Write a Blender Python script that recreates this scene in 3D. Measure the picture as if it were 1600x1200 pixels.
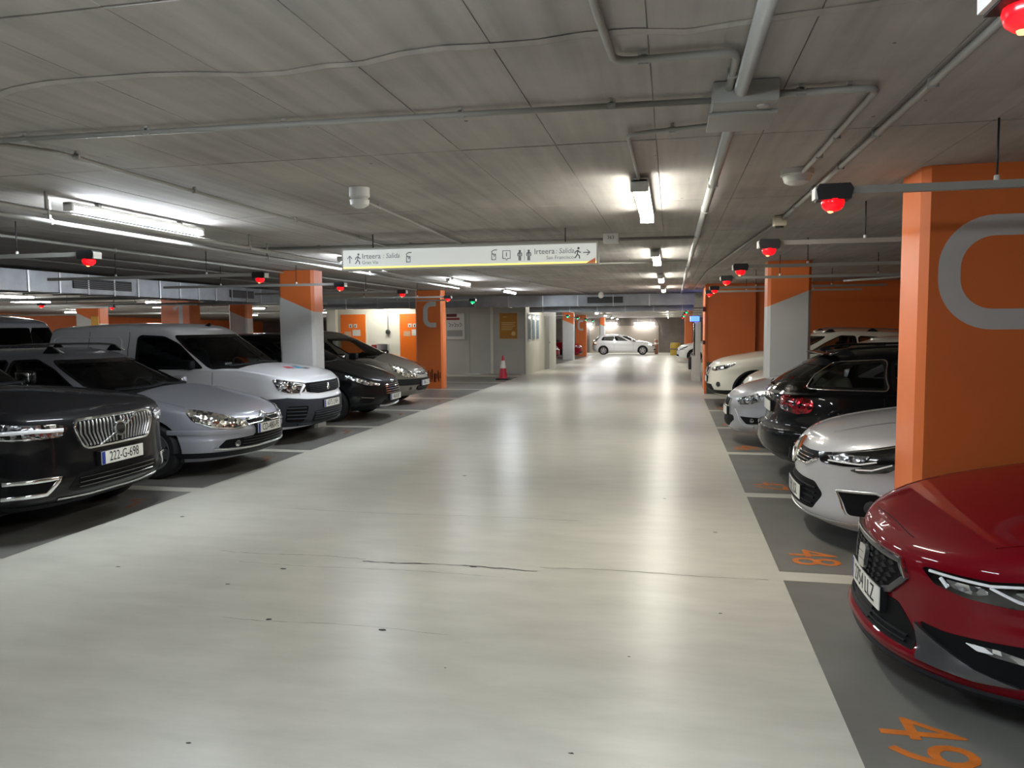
import bpy, bmesh, math, random
import numpy as np
from mathutils import Vector, Matrix
from mathutils.geometry import delaunay_2d_cdt

for o in list(bpy.data.objects): bpy.data.objects.remove(o)
scene = bpy.context.scene
col = scene.collection
random.seed(4)
PI = math.pi

# ------------------------------------------------------------------ camera
CAM_H, FPX, PITCH, YAW, ROLL = 1.72, 1202.0, 0.077, 0.2038, -0.0089
cam_data = bpy.data.cameras.new('camera')
cam = bpy.data.objects.new('camera', cam_data)
col.objects.link(cam)
cam_data.sensor_fit = 'HORIZONTAL'
cam_data.sensor_width = 36.0
cam_data.lens = FPX / 1600.0 * 36.0
cam_data.clip_start = 0.02
cam_data.clip_end = 300
cam.location = (0, 0, CAM_H)
cam.matrix_world = (Matrix.Translation((0, 0, CAM_H)) @ Matrix.Rotation(YAW, 4, 'Z')
                    @ Matrix.Rotation(PI / 2 - PITCH, 4, 'X') @ Matrix.Rotation(ROLL, 4, 'Z'))
scene.camera = cam

# ------------------------------------------------------------------ world, exposure
world = bpy.data.worlds.new('world'); scene.world = world
world.use_nodes = True
world.node_tree.nodes['Background'].inputs[0].default_value = (0.55, 0.62, 0.75, 1)
world.node_tree.nodes['Background'].inputs[1].default_value = 0.02
scene.view_settings.view_transform = 'Standard'
scene.view_settings.look = 'None'
scene.view_settings.exposure = 2.0
scene.view_settings.gamma = 1.0
scene.view_settings.use_curve_mapping = False
LAMP_A = 19.0      # emission of the aisle tubes
LAMP_B = 40.0      # emission of the tubes over the left bays
LAMP_FAR = 26.0    # emission of the tubes in the far aisles

# ------------------------------------------------------------------ materials
MATS = {}
def srgb(r, g, b):
    f = lambda c: (c / 12.92 if c <= 0.04045 else ((c + 0.055) / 1.055) ** 2.4)
    return (f(r / 255), f(g / 255), f(b / 255))
def nt(name):
    m = bpy.data.materials.new(name); m.use_nodes = True
    t = m.node_tree
    b = t.nodes['Principled BSDF']
    return m, t, b
def mat(name, c, rough=0.5, metal=0.0, coat=0.0, emit=None, es=0.0, spec=0.5, noise=0.0, nscale=8.0, bump=0.0, crough=0.03):
    if name in MATS: return MATS[name]
    m, t, b = nt(name)
    b.inputs['Base Color'].default_value = (*c, 1)
    b.inputs['Roughness'].default_value = rough
    b.inputs['Metallic'].default_value = metal
    b.inputs['Coat Weight'].default_value = coat
    b.inputs['Coat Roughness'].default_value = crough
    b.inputs['Specular IOR Level'].default_value = spec
    if emit:
        b.inputs['Emission Color'].default_value = (*emit, 1)
        b.inputs['Emission Strength'].default_value = es
    if noise or bump:
        tc = t.nodes.new('ShaderNodeTexCoord')
        n = t.nodes.new('ShaderNodeTexNoise'); n.inputs['Scale'].default_value = nscale
        n.inputs['Detail'].default_value = 6
        t.links.new(tc.outputs['Object'], n.inputs['Vector'])
        if noise:
            r = t.nodes.new('ShaderNodeMapRange')
            r.inputs['From Min'].default_value = 0.25; r.inputs['From Max'].default_value = 0.75
            r.inputs['To Min'].default_value = 1 - noise; r.inputs['To Max'].default_value = 1 + noise
            t.links.new(n.outputs['Fac'], r.inputs['Value'])
            mx = t.nodes.new('ShaderNodeMix'); mx.data_type = 'RGBA'; mx.blend_type = 'MULTIPLY'
            mx.inputs['Factor'].default_value = 1
            mx.inputs['A'].default_value = (*c, 1)
            t.links.new(r.outputs['Result'], mx.inputs['B'])
            t.links.new(mx.outputs['Result'], b.inputs['Base Color'])
        if bump:
            bp = t.nodes.new('ShaderNodeBump'); bp.inputs['Strength'].default_value = bump
            bp.inputs['Distance'].default_value = 0.02
            t.links.new(n.outputs['Fac'], bp.inputs['Height'])
            t.links.new(bp.outputs['Normal'], b.inputs['Normal'])
    MATS[name] = m
    return m

def add_node(t, kind, **kw):
    n = t.nodes.new(kind)
    for k, v in kw.items(): setattr(n, k, v)
    return n

def floor_material():
    m, t, b = nt('aisle_epoxy')
    tc = t.nodes.new('ShaderNodeTexCoord')
    n1 = add_node(t, 'ShaderNodeTexNoise'); n1.inputs['Scale'].default_value = 0.55; n1.inputs['Detail'].default_value = 5
    mp = add_node(t, 'ShaderNodeMapping'); mp.inputs['Scale'].default_value = (1.0, 3.2, 1.0)
    n2 = add_node(t, 'ShaderNodeTexNoise'); n2.inputs['Scale'].default_value = 1.6; n2.inputs['Detail'].default_value = 8; n2.inputs['Roughness'].default_value = 0.65
    n3 = add_node(t, 'ShaderNodeTexNoise'); n3.inputs['Scale'].default_value = 60; n3.inputs['Detail'].default_value = 4
    t.links.new(tc.outputs['Object'], n1.inputs['Vector'])
    t.links.new(tc.outputs['Object'], mp.inputs['Vector']); t.links.new(mp.outputs['Vector'], n2.inputs['Vector'])
    t.links.new(tc.outputs['Object'], n3.inputs['Vector'])
    r = add_node(t, 'ShaderNodeValToRGB')
    r.color_ramp.elements[0].position = 0.3; r.color_ramp.elements[0].color = (*srgb(182, 181, 169), 1)
    r.color_ramp.elements[1].position = 0.68; r.color_ramp.elements[1].color = (*srgb(212, 210, 198), 1)
    mx = add_node(t, 'ShaderNodeMix', data_type='FLOAT'); mx.inputs['Factor'].default_value = 0.55
    t.links.new(n1.outputs['Fac'], mx.inputs[2]); t.links.new(n2.outputs['Fac'], mx.inputs[3])
    t.links.new(mx.outputs[0], r.inputs['Fac'])
    t.links.new(r.outputs['Color'], b.inputs['Base Color'])
    rr = add_node(t, 'ShaderNodeMapRange'); rr.inputs['To Min'].default_value = 0.275; rr.inputs['To Max'].default_value = 0.36
    t.links.new(n2.outputs['Fac'], rr.inputs['Value']); t.links.new(rr.outputs['Result'], b.inputs['Roughness'])
    bp = add_node(t, 'ShaderNodeBump'); bp.inputs['Strength'].default_value = 0.05; bp.inputs['Distance'].default_value = 0.01
    t.links.new(n3.outputs['Fac'], bp.inputs['Height']); t.links.new(bp.outputs['Normal'], b.inputs['Normal'])
    b.inputs['Specular IOR Level'].default_value = 0.42
    return m

def bay_material():
    m, t, b = nt('bay_paint')
    tc = t.nodes.new('ShaderNodeTexCoord')
    n2 = add_node(t, 'ShaderNodeTexNoise'); n2.inputs['Scale'].default_value = 2.2; n2.inputs['Detail'].default_value = 8
    t.links.new(tc.outputs['Object'], n2.inputs['Vector'])
    r = add_node(t, 'ShaderNodeValToRGB')
    r.color_ramp.elements[0].position = 0.3; r.color_ramp.elements[0].color = (*srgb(108, 107, 102), 1)
    r.color_ramp.elements[1].position = 0.7; r.color_ramp.elements[1].color = (*srgb(126, 125, 120), 1)
    t.links.new(n2.outputs['Fac'], r.inputs['Fac']); t.links.new(r.outputs['Color'], b.inputs['Base Color'])
    b.inputs['Roughness'].default_value = 0.38
    return m

def concrete_material(name, c1, c2, rough=0.85, sx=1.0):
    m, t, b = nt(name)
    tc = t.nodes.new('ShaderNodeTexCoord'); gm = t.nodes.new('ShaderNodeNewGeometry')
    n1 = add_node(t, 'ShaderNodeTexNoise'); n1.inputs['Scale'].default_value = 0.9; n1.inputs['Detail'].default_value = 7; n1.inputs['Roughness'].default_value = 0.62
    mp = add_node(t, 'ShaderNodeMapping'); mp.inputs['Scale'].default_value = (14.0, 0.7, 1.0)
    n2 = add_node(t, 'ShaderNodeTexNoise'); n2.inputs['Scale'].default_value = 1.0; n2.inputs['Detail'].default_value = 5
    v = add_node(t, 'ShaderNodeTexVoronoi'); v.inputs['Scale'].default_value = 3.3; v.inputs['Randomness'].default_value = 1.0
    t.links.new(gm.outputs['Position'], n1.inputs['Vector'])
    t.links.new(gm.outputs['Position'], mp.inputs['Vector']); t.links.new(mp.outputs['Vector'], n2.inputs['Vector'])
    t.links.new(gm.outputs['Position'], v.inputs['Vector'])
    mx = add_node(t, 'ShaderNodeMix', data_type='FLOAT'); mx.inputs['Factor'].default_value = 0.4
    t.links.new(n1.outputs['Fac'], mx.inputs[2]); t.links.new(n2.outputs['Fac'], mx.inputs[3])
    r = add_node(t, 'ShaderNodeValToRGB')
    r.color_ramp.elements[0].position = 0.32; r.color_ramp.elements[0].color = (*c1, 1)
    r.color_ramp.elements[1].position = 0.66; r.color_ramp.elements[1].color = (*c2, 1)
    t.links.new(mx.outputs[0], r.inputs['Fac'])
    # small dark pock marks
    lt = add_node(t, 'ShaderNodeMath', operation='LESS_THAN'); lt.inputs[1].default_value = 0.035
    t.links.new(v.outputs['Distance'], lt.inputs[0])
    m2 = add_node(t, 'ShaderNodeMix', data_type='RGBA'); m2.inputs['B'].default_value = (c1[0] * .35, c1[1] * .35, c1[2] * .35, 1)
    t.links.new(lt.outputs[0], m2.inputs['Factor']); t.links.new(r.outputs['Color'], m2.inputs['A'])
    t.links.new(m2.outputs['Result'], b.inputs['Base Color'])
    b.inputs['Roughness'].default_value = rough
    bp = add_node(t, 'ShaderNodeBump'); bp.inputs['Strength'].default_value = 0.25; bp.inputs['Distance'].default_value = 0.012
    t.links.new(n2.outputs['Fac'], bp.inputs['Height']); t.links.new(bp.outputs['Normal'], b.inputs['Normal'])
    return m

def paint(name, c, metal=0.0, flake=0.0, rough=0.35, coat=1.0, spec=0.5):
    if name in MATS: return MATS[name]
    m, t, b = nt(name)
    b.inputs['Metallic'].default_value = metal
    b.inputs['Roughness'].default_value = rough
    b.inputs['Coat Weight'].default_value = coat
    b.inputs['Coat Roughness'].default_value = 0.025
    b.inputs['Specular IOR Level'].default_value = spec
    b.inputs['Base Color'].default_value = (*c, 1)
    if flake:
        tc = t.nodes.new('ShaderNodeTexCoord')
        v = add_node(t, 'ShaderNodeTexVoronoi'); v.inputs['Scale'].default_value = 900
        t.links.new(tc.outputs['Object'], v.inputs['Vector'])
        r = add_node(t, 'ShaderNodeMapRange'); r.inputs['To Min'].default_value = 1 - flake; r.inputs['To Max'].default_value = 1 + flake
        t.links.new(v.outputs['Color'], r.inputs['Value'])
        mx = add_node(t, 'ShaderNodeMix', data_type='RGBA', blend_type='MULTIPLY'); mx.inputs['Factor'].default_value = 1
        mx.inputs['A'].default_value = (*c, 1); t.links.new(r.outputs['Result'], mx.inputs['B'])
        t.links.new(mx.outputs['Result'], b.inputs['Base Color'])
    MATS[name] = m
    return m

def glass(name, tint, rough=0.01):
    if name in MATS: return MATS[name]
    m = bpy.data.materials.new(name); m.use_nodes = True; t = m.node_tree; t.nodes.clear()
    o = t.nodes.new('ShaderNodeOutputMaterial'); mx = t.nodes.new('ShaderNodeMixShader')
    tr = t.nodes.new('ShaderNodeBsdfTransparent'); tr.inputs[0].default_value = (*tint, 1)
    gl = t.nodes.new('ShaderNodeBsdfGlossy'); gl.inputs['Roughness'].default_value = rough
    fr = t.nodes.new('ShaderNodeFresnel'); fr.inputs[0].default_value = 1.5
    t.links.new(fr.outputs[0], mx.inputs[0]); t.links.new(tr.outputs[0], mx.inputs[1]); t.links.new(gl.outputs[0], mx.inputs[2])
    t.links.new(mx.outputs[0], o.inputs[0])
    MATS[name] = m
    return m

def emitter(name, c, s):
    if name in MATS: return MATS[name]
    m = bpy.data.materials.new(name); m.use_nodes = True; t = m.node_tree; t.nodes.clear()
    o = t.nodes.new('ShaderNodeOutputMaterial'); e = t.nodes.new('ShaderNodeEmission')
    e.inputs[0].default_value = (*c, 1); e.inputs[1].default_value = s
    t.links.new(e.outputs[0], o.inputs[0]); MATS[name] = m
    return m

def lamp_inner(name, c=(0.75, 0.76, 0.78), dark=0.25):
    """faceted reflector seen through a clear lamp cover"""
    if name in MATS: return MATS[name]
    m, t, b = nt(name)
    tc = t.nodes.new('ShaderNodeTexCoord')
    v = add_node(t, 'ShaderNodeTexVoronoi'); v.inputs['Scale'].default_value = 26
    t.links.new(tc.outputs['Object'], v.inputs['Vector'])
    r = add_node(t, 'ShaderNodeValToRGB')
    r.color_ramp.elements[0].position = 0.25; r.color_ramp.elements[0].color = (dark * .35, dark * .35, dark * .38, 1)
    r.color_ramp.elements[1].position = 0.75; r.color_ramp.elements[1].color = (*c, 1)
    sp = add_node(t, 'ShaderNodeSeparateColor'); t.links.new(v.outputs['Color'], sp.inputs[0])
    t.links.new(sp.outputs[0], r.inputs['Fac']); t.links.new(r.outputs['Color'], b.inputs['Base Color'])
    b.inputs['Metallic'].default_value = 0.9; b.inputs['Roughness'].default_value = 0.18
    b.inputs['Coat Weight'].default_value = 1.0; b.inputs['Coat Roughness'].default_value = 0.01
    bp = add_node(t, 'ShaderNodeBump'); bp.inputs['Strength'].default_value = 0.6; bp.inputs['Distance'].default_value = 0.01
    t.links.new(v.outputs['Distance'], bp.inputs['Height']); t.links.new(bp.outputs['Normal'], b.inputs['Normal'])
    MATS[name] = m
    return m

M_floor = floor_material()
M_bay = bay_material()
M_ceil = concrete_material('ceiling_concrete', srgb(142, 138, 134), srgb(182, 177, 171))
M_ceil_gap = mat('ceiling_joint', srgb(58, 56, 52), 0.95)
M_stripe = mat('stripe_paint', srgb(172, 171, 157), 0.4, noise=0.08, nscale=5)
M_num = mat('orange_floor_paint', srgb(203, 112, 38), 0.5, noise=0.25, nscale=14)
M_orange = mat('orange_wall_paint', srgb(216, 114, 56), 0.42, noise=0.05, nscale=2)
M_lgrey = mat('pillar_grey_paint', srgb(190, 190, 188), 0.45, noise=0.05, nscale=3)
M_wallwhite = mat('white_wall_paint', srgb(212, 212, 200), 0.55, noise=0.05, nscale=1.2)
M_wallgrey = mat('grey_wall_paint', srgb(176, 177, 172), 0.6, noise=0.07, nscale=1.4)
M_wallbase = mat('wall_base_paint', srgb(84, 84, 82), 0.6, noise=0.08, nscale=2)
M_pipe = mat('galvanised_pipe', srgb(168, 168, 164), 0.42, metal=0.35)
M_pipe_paint = mat('painted_conduit', srgb(150, 149, 143), 0.5, metal=0.1)
M_duct = mat('galvanised_duct', srgb(150, 154, 158), 0.34, metal=0.8, noise=0.18, nscale=3, bump=0.15)
M_white = mat('white_plastic', srgb(205, 205, 200), 0.45)
M_darkpl = mat('dark_plastic', srgb(34, 34, 36), 0.5)
M_blackpl = mat('black_textured_plastic', srgb(20, 21, 24), 0.55, spec=0.25)
M_intake = mat('intake_black', srgb(9, 9, 12), 0.6, spec=0.15)
M_vanbumper = mat('van_bumper_plastic', srgb(44, 47, 54), 0.55, spec=0.3)
M_gloss = mat('gloss_black', srgb(11, 11, 12), 0.12, coat=1.0)
M_chrome = mat('chrome', (0.82, 0.83, 0.84), 0.1, metal=1.0)
M_satin = mat('satin_silver', (0.55, 0.56, 0.57), 0.28, metal=1.0)
M_dkmetal = mat('dark_satin_metal', (0.12, 0.12, 0.125), 0.32, metal=0.8)
M_alloy = mat('alloy_rim', (0.5, 0.5, 0.51), 0.3, metal=0.9)
M_tyre = mat('tyre_rubber', srgb(24, 24, 25), 0.75)
M_interior = mat('car_interior', srgb(46, 47, 50), 0.85)
M_seat = mat('seat_fabric', srgb(84, 84, 88), 0.9)
M_seat_light = mat('light_seat_leather', srgb(128, 124, 112), 0.7)
M_gap = mat('panel_gap', (0.006, 0.006, 0.006), 0.8)
M_plate = mat('plate_white', srgb(222, 222, 214), 0.35, coat=0.3)
M_plate_blue = mat('plate_blue', srgb(28, 52, 140), 0.35)
M_ink = mat('plate_black', srgb(14, 14, 14), 0.5)
M_glass = glass('car_glass', (0.5, 0.54, 0.54))
M_glass_dark = glass('tinted_car_glass', (0.16, 0.18, 0.19))
M_lamp_clear = lamp_inner('clear_headlamp')
M_lamp_dark = lamp_inner('dark_headlamp', (0.4, 0.41, 0.43), 0.06)
M_lamp_warm = lamp_inner('hazy_headlamp', (0.72, 0.7, 0.6), 0.4)
M_drl = mat('light_guide', (0.85, 0.86, 0.88), 0.15, coat=1.0)
M_redlens = lamp_inner('red_tail_lens', (0.5, 0.008, 0.02), 0.0)
M_redglow = mat('indicator_red', (0.6, 0.005, 0.01), 0.2, emit=(1.0, 0.006, 0.012), es=0.30)
M_redcore = emitter('indicator_red_core', (1.0, 0.16, 0.06), 2.2)
M_greenglow = mat('indicator_green', (0.01, 0.4, 0.15), 0.2, emit=(0.01, 1.0, 0.3), es=0.25)
M_greencore = emitter('indicator_green_core', (0.35, 1.0, 0.7), 2.0)
M_tubeA = emitter('tube_neutral', (1.0, 0.965, 0.86), LAMP_A)
M_tubeB = emitter('tube_cool', (0.86, 0.93, 1.0), LAMP_B)
M_tubeF = emitter('tube_far', (0.96, 0.97, 1.0), LAMP_FAR)
M_doororange = mat('orange_door_paint', srgb(226, 110, 24), 0.45, noise=0.03)

# ------------------------------------------------------------------ object helpers
def link(o, parent=None):
    col.objects.link(o)
    if parent is not None: o.parent = parent
    return o
def mesh_obj(name, verts, faces, m, parent=None, smooth=False):
    me = bpy.data.meshes.new(name)
    me.from_pydata([tuple(v) for v in verts], [], [tuple(f) for f in faces])
    me.materials.append(m)
    if smooth:
        me.polygons.foreach_set('use_smooth', [True] * len(me.polygons))
    me.update()
    return link(bpy.data.objects.new(name, me), parent)
def bm_obj(name, bm, m, parent=None, smooth=False, angle=None):
    me = bpy.data.meshes.new(name)
    bmesh.ops.recalc_face_normals(bm, faces=bm.faces)
    bm.to_mesh(me); bm.free()
    me.materials.append(m)
    if smooth or angle:
        me.polygons.foreach_set('use_smooth', [True] * len(me.polygons))
    if angle: me.set_sharp_from_angle(angle=angle)
    return link(bpy.data.objects.new(name, me), parent)
def tag(o, label, cat, group=None):
    o['label'] = label; o['category'] = cat
    if group: o['group'] = group
    return o
def structure(o, label=None, cat=None):
    o['kind'] = 'structure'
    if label: o['label'] = label
    if cat: o['category'] = cat
    return o
def empty(name, loc, rz=0.0):
    o = bpy.data.objects.new(name, None); col.objects.link(o)
    o.empty_display_size = 0.2
    o.location = loc; o.rotation_euler = (0, 0, rz)
    return o
def add_box(bm, x0, x1, y0, y1, z0, z1, bevel=0.0, seg=2):
    vs = [bm.verts.new(p) for p in ((x0, y0, z0), (x1, y0, z0), (x1, y1, z0), (x0, y1, z0), (x0, y0, z1), (x1, y0, z1), (x1, y1, z1), (x0, y1, z1))]
    fs = [bm.faces.new([vs[i] for i in f]) for f in ((3, 2, 1, 0), (4, 5, 6, 7), (0, 1, 5, 4), (1, 2, 6, 5), (2, 3, 7, 6), (3, 0, 4, 7))]
    if bevel:
        es = set(e for f in fs for e in f.edges)
        bmesh.ops.bevel(bm, geom=list(es), offset=bevel, segments=seg, affect='EDGES', profile=0.6)
def box(name, x0, x1, y0, y1, z0, z1, m, parent=None, bevel=0.0, seg=2):
    bm = bmesh.new(); add_box(bm, x0, x1, y0, y1, z0, z1, bevel, seg)
    return bm_obj(name, bm, m, parent, angle=0.6 if bevel else None)
def tube_verts(path, r, n=10, closed_ends=True):
    P = [Vector(p) for p in path]; V = []; Fc = []
    up = None
    for i, p in enumerate(P):
        if i == 0: d = P[1] - P[0]
        elif i == len(P) - 1: d = P[-1] - P[-2]
        else: d = (P[i + 1] - p).normalized() + (p - P[i - 1]).normalized()
        d.normalize()
        if up is None:
            up = Vector((0, 0, 1)) if abs(d.z) < 0.9 else Vector((1, 0, 0))
        s = d.cross(up).normalized(); u2 = s.cross(d).normalized(); up = u2
        k = 1.0
        if 0 < i < len(P) - 1:
            c = max(0.5, (P[i + 1] - p).normalized().dot((p - P[i - 1]).normalized()))
            k = 1.0
        for j in range(n):
            a = 2 * PI * j / n
            V.append(p + (s * math.cos(a) + u2 * math.sin(a)) * r * k)
    for i in range(len(P) - 1):
        for j in range(n):
            Fc.append((i * n + j, i * n + (j + 1) % n, (i + 1) * n + (j + 1) % n, (i + 1) * n + j))
    if closed_ends:
        Fc.append(tuple(range(n))[::-1]); Fc.append(tuple((len(P) - 1) * n + j for j in range(n)))
    return V, Fc
def tube(name, path, r, m, parent=None, n=10):
    V, Fc = tube_verts(path, r, n)
    return mesh_obj(name, V, Fc, m, parent, smooth=True)
def round_path(pts, rad=0.06, seg=5):
    P = [Vector(p) for p in pts]; out = [P[0]]
    for i in range(1, len(P) - 1):
        a, b, c = P[i - 1], P[i], P[i + 1]
        d1 = (a - b); d2 = (c - b); r = min(rad, d1.length * .45, d2.length * .45)
        p1 = b + d1.normalized() * r; p2 = b + d2.normalized() * r
        for k in range(seg + 1):
            t = k / seg
            out.append((1 - t) ** 2 * p1 + 2 * t * (1 - t) * b + t * t * p2)
    out.append(P[-1])
    return out
def lathe(name, prof, m, parent=None, n=32, axis='Z', center=(0, 0, 0)):
    V, Fc = [], []
    k = len(prof)
    for j in range(n):
        a = 2 * PI * j / n
        for (r, h) in prof:
            p = (r * math.cos(a), r * math.sin(a), h)
            if axis == 'Y': p = (p[0], p[2], p[1])
            if axis == 'X': p = (p[2], p[0], p[1])
            V.append((p[0] + center[0], p[1] + center[1], p[2] + center[2]))
    for j in range(n):
        for i in range(k - 1):
            a, b = j * k + i, ((j + 1) % n) * k + i
            Fc.append((a, b, b + 1, a + 1))
    o = mesh_obj(name, V, Fc, m, parent, smooth=True)
    bm = bmesh.new(); bm.from_mesh(o.data)
    bmesh.ops.remove_doubles(bm, verts=bm.verts, dist=1e-5)
    bmesh.ops.recalc_face_normals(bm, faces=bm.faces)
    bm.to_mesh(o.data); bm.free()
    o.data.set_sharp_from_angle(angle=0.7)
    return o
def prism(name, poly, m, parent=None, plane='XZ', at=0.0, depth=0.01, bevel=0):
    """extruded polygon; plane XZ (normal Y), YZ (normal X), XY (normal Z)"""
    n = len(poly); V = []
    for k in (0, 1):
        d = at + k * depth
        for (u, v) in poly:
            V.append((u, d, v) if plane == 'XZ' else (d, u, v) if plane == 'YZ' else (u, v, d))
    bm = bmesh.new(); vs = [bm.verts.new(v) for v in V]
    bm.faces.new(vs[:n]); bm.faces.new(vs[n:][::-1])
    for i in range(n): bm.faces.new((vs[i], vs[(i + 1) % n], vs[n + (i + 1) % n], vs[n + i]))
    return bm_obj(name, bm, m, parent)
TEXTS = []
def text_mesh(name, s, size, m, parent, matrix, depth=0.0008, sx=1.0, align='CENTER', shear=0.0):
    cu = bpy.data.curves.new(name, 'FONT'); cu.body = s; cu.size = size; cu.extrude = depth
    cu.align_x = align; cu.align_y = 'CENTER'; cu.shear = shear; cu.resolution_u = 3
    tmp = bpy.data.objects.new(name, cu); col.objects.link(tmp)
    dg = bpy.context.evaluated_depsgraph_get()
    me = bpy.data.meshes.new_from_object(tmp.evaluated_get(dg))
    bpy.data.objects.remove(tmp)
    me.transform(Matrix.Diagonal((sx, 1, 1, 1)))
    me.transform(matrix)
    me.materials.clear(); me.materials.append(m)
    me.name = name
    return link(bpy.data.objects.new(name, me), parent)
# frames for flat print: columns = text right, text up, text normal
def frame(origin, right, up):
    r = Vector(right).normalized(); u = Vector(up).normalized(); n = r.cross(u)
    M = Matrix((( r.x, u.x, n.x, origin[0]), (r.y, u.y, n.y, origin[1]), (r.z, u.z, n.z, origin[2]), (0, 0, 0, 1)))
    return M
def stroke_poly(pts, w):
    """closed outline of an open polyline stroke"""
    P = [Vector(p) for p in pts]; L = []; R = []
    for i, p in enumerate(P):
        if i == 0: d = P[1] - P[0]
        elif i == len(P) - 1: d = P[-1] - P[-2]
        else: d = (P[i + 1] - p).normalized() + (p - P[i - 1]).normalized()
        d.normalize(); n = Vector((-d.y, d.x))
        L.append(p + n * w / 2); R.append(p - n * w / 2)
    return [tuple(v) for v in L + R[::-1]]
def strips(name, polylines, w, m, parent, matrix, depth=0.001):
    """flat painted strokes (quads) laid in a frame"""
    V, Fc = [], []
    for pl in polylines:
        P = [Vector(p) for p in pl]; b = len(V)
        for i, p in enumerate(P):
            if i == 0: d = P[1] - P[0]
            elif i == len(P) - 1: d = P[-1] - P[-2]
            else: d = (P[i + 1] - p).normalized() + (p - P[i - 1]).normalized()
            d.normalize(); n = Vector((-d.y, d.x))
            for s in (1, -1):
                q = p + n * w / 2 * s
                V.append(matrix @ Vector((q.x, q.y, depth)))
        for i in range(len(P) - 1):
            Fc.append((b + 2 * i, b + 2 * i + 1, b + 2 * i + 3, b + 2 * i + 2))
    return mesh_obj(name, V, Fc, m, parent)
def arc(cx, cy, r, a0, a1, n=12, ry=None):
    return [(cx + r * math.cos(math.radians(a0 + (a1 - a0) * i / n)), cy + (ry or r) * math.sin(math.radians(a0 + (a1 - a0) * i / n))) for i in range(n + 1)]
# ================================================================== the place
CEIL = 2.66
SLOPE_Y, SLOPE = 24.5, 0.0145
def fz(y): return 0.0 if y < SLOPE_Y else -(y - SLOPE_Y) * SLOPE
XL, XR, BAYW = -4.906, 0.7464, 2.534
RSEP = [2.842 + BAYW * i for i in range(-1, 7)]       # right bay lines
LSEP = [4.673 + BAYW * i for i in range(-1, 9)]       # left bay lines

# floor and ceiling slab (both fall gently beyond the booth)
YS = [-9.0, 0.0, 12.0, SLOPE_Y, 40.0, 64.0]
V, Fc = [], []
for y in YS:
    V += [(-34, y, fz(y)), (7.0, y, fz(y))]
for i in range(len(YS) - 1): Fc.append((2 * i, 2 * i + 1, 2 * i + 3, 2 * i + 2))
floor = structure(mesh_obj('floor', V, Fc, M_floor), 'pale grey-green glossy epoxy garage floor', 'floor')
V = []
for y in YS:
    V += [(-34, y, CEIL + 0.012 + fz(y)), (7.0, y, CEIL + 0.012 + fz(y)), (-34, y, CEIL + 0.3 + fz(y)), (7.0, y, CEIL + 0.3 + fz(y))]
Fc = []
for i in range(len(YS) - 1):
    a, b = 4 * i, 4 * i + 4
    Fc += [(a, b, b + 1, a + 1), (a + 2, a + 3, b + 3, b + 2)]
ceiling = structure(mesh_obj('ceiling', V, Fc, M_ceil), 'low grey raw concrete ceiling slab', 'ceiling')
# formwork panels of the slab, proud of the joints
PX, PY, GAPX = 0.52, 2.05, 0.004
pan = None; k = 0
for iy in range(0, 12):
    for ix in range(-12, 6):
        x0 = -0.08 + PX * ix; y0 = 0.0 + PY * iy
        if y0 > 24: continue
        if pan is None:
            bm = bmesh.new(); add_box(bm, GAPX / 2, PX - GAPX / 2, .007, PY - .007, 0.0, 0.013)
            pan = bm_obj('ceiling_panel', bm, M_ceil, ceiling); o = pan
        else:
            o = pan.copy(); link(o, ceiling)
        o.location = (x0, y0, CEIL + random.choice((0, 0.0, 0.001, 0.0015)))
# rough cast edge across the slab
bm = bmesh.new()
pts = [(-4.6 + 0.16 * i, 2.62 + 0.05 * math.sin(i * .7) + random.uniform(-.02, .02) - (0.08 if i > 26 else 0)) for i in range(40)]
for i in range(len(pts) - 1):
    (x0, y0), (x1, y1) = pts[i], pts[i + 1]
    vs = [bm.verts.new(p) for p in ((x0, y0, CEIL - 0.002), (x1, y1, CEIL - 0.002), (x1, y1 + .035, CEIL - .006), (x0, y0 + .035, CEIL - .006), (x1, y1 + .055, CEIL - 0.002), (x0, y0 + .055, CEIL - .002))]
    bm.faces.new(vs[:4]); bm.faces.new((vs[3], vs[2], vs[4], vs[5]))
bm_obj('cast_ridge', bm, M_ceil, ceiling)

# parking bays: dark painted rectangles on the floor, each with its number
def bay(x0, x1, y0, y1, num=None, flip=False):
    s = 0.095
    o = mesh_obj('bay_paint', [(x0, y0 + s, .0015), (x1, y0 + s, .0015), (x1, y1 - s, .0015), (x0, y1 - s, .0015)], [(0, 1, 2, 3)], M_bay, floor)
    if num:
        if not flip: M = frame((x0 + 0.27, y0 + 0.46, .003), (0, -1, 0), (1, 0, 0))
        else: M = frame((x1 - 0.22, y1 - 0.62, .003), (0, 1, 0), (-1, 0, 0))
        text_mesh('bay_number', num, 0.48, M_num, o, M, 0.0005, sx=0.82)
    return o
nums = {2.842: '49', 5.376: '48', 7.91: '47', 10.444: '46', 12.978: '45', 15.512: '44'}
for y in RSEP[:-1]:
    if y > 18: continue
    bay(XR, 5.85, y, y + BAYW, nums.get(round(y, 3)))
for i, y in enumerate(LSEP[:-1]):
    if y + BAYW > 26: continue
    bay(-9.85, XL, y, y + BAYW)
    bay(-14.9, -9.95, y, y + BAYW)
M_worn = mat('worn_orange_paint', srgb(140, 92, 66), 0.55, noise=.3, nscale=20)
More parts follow.
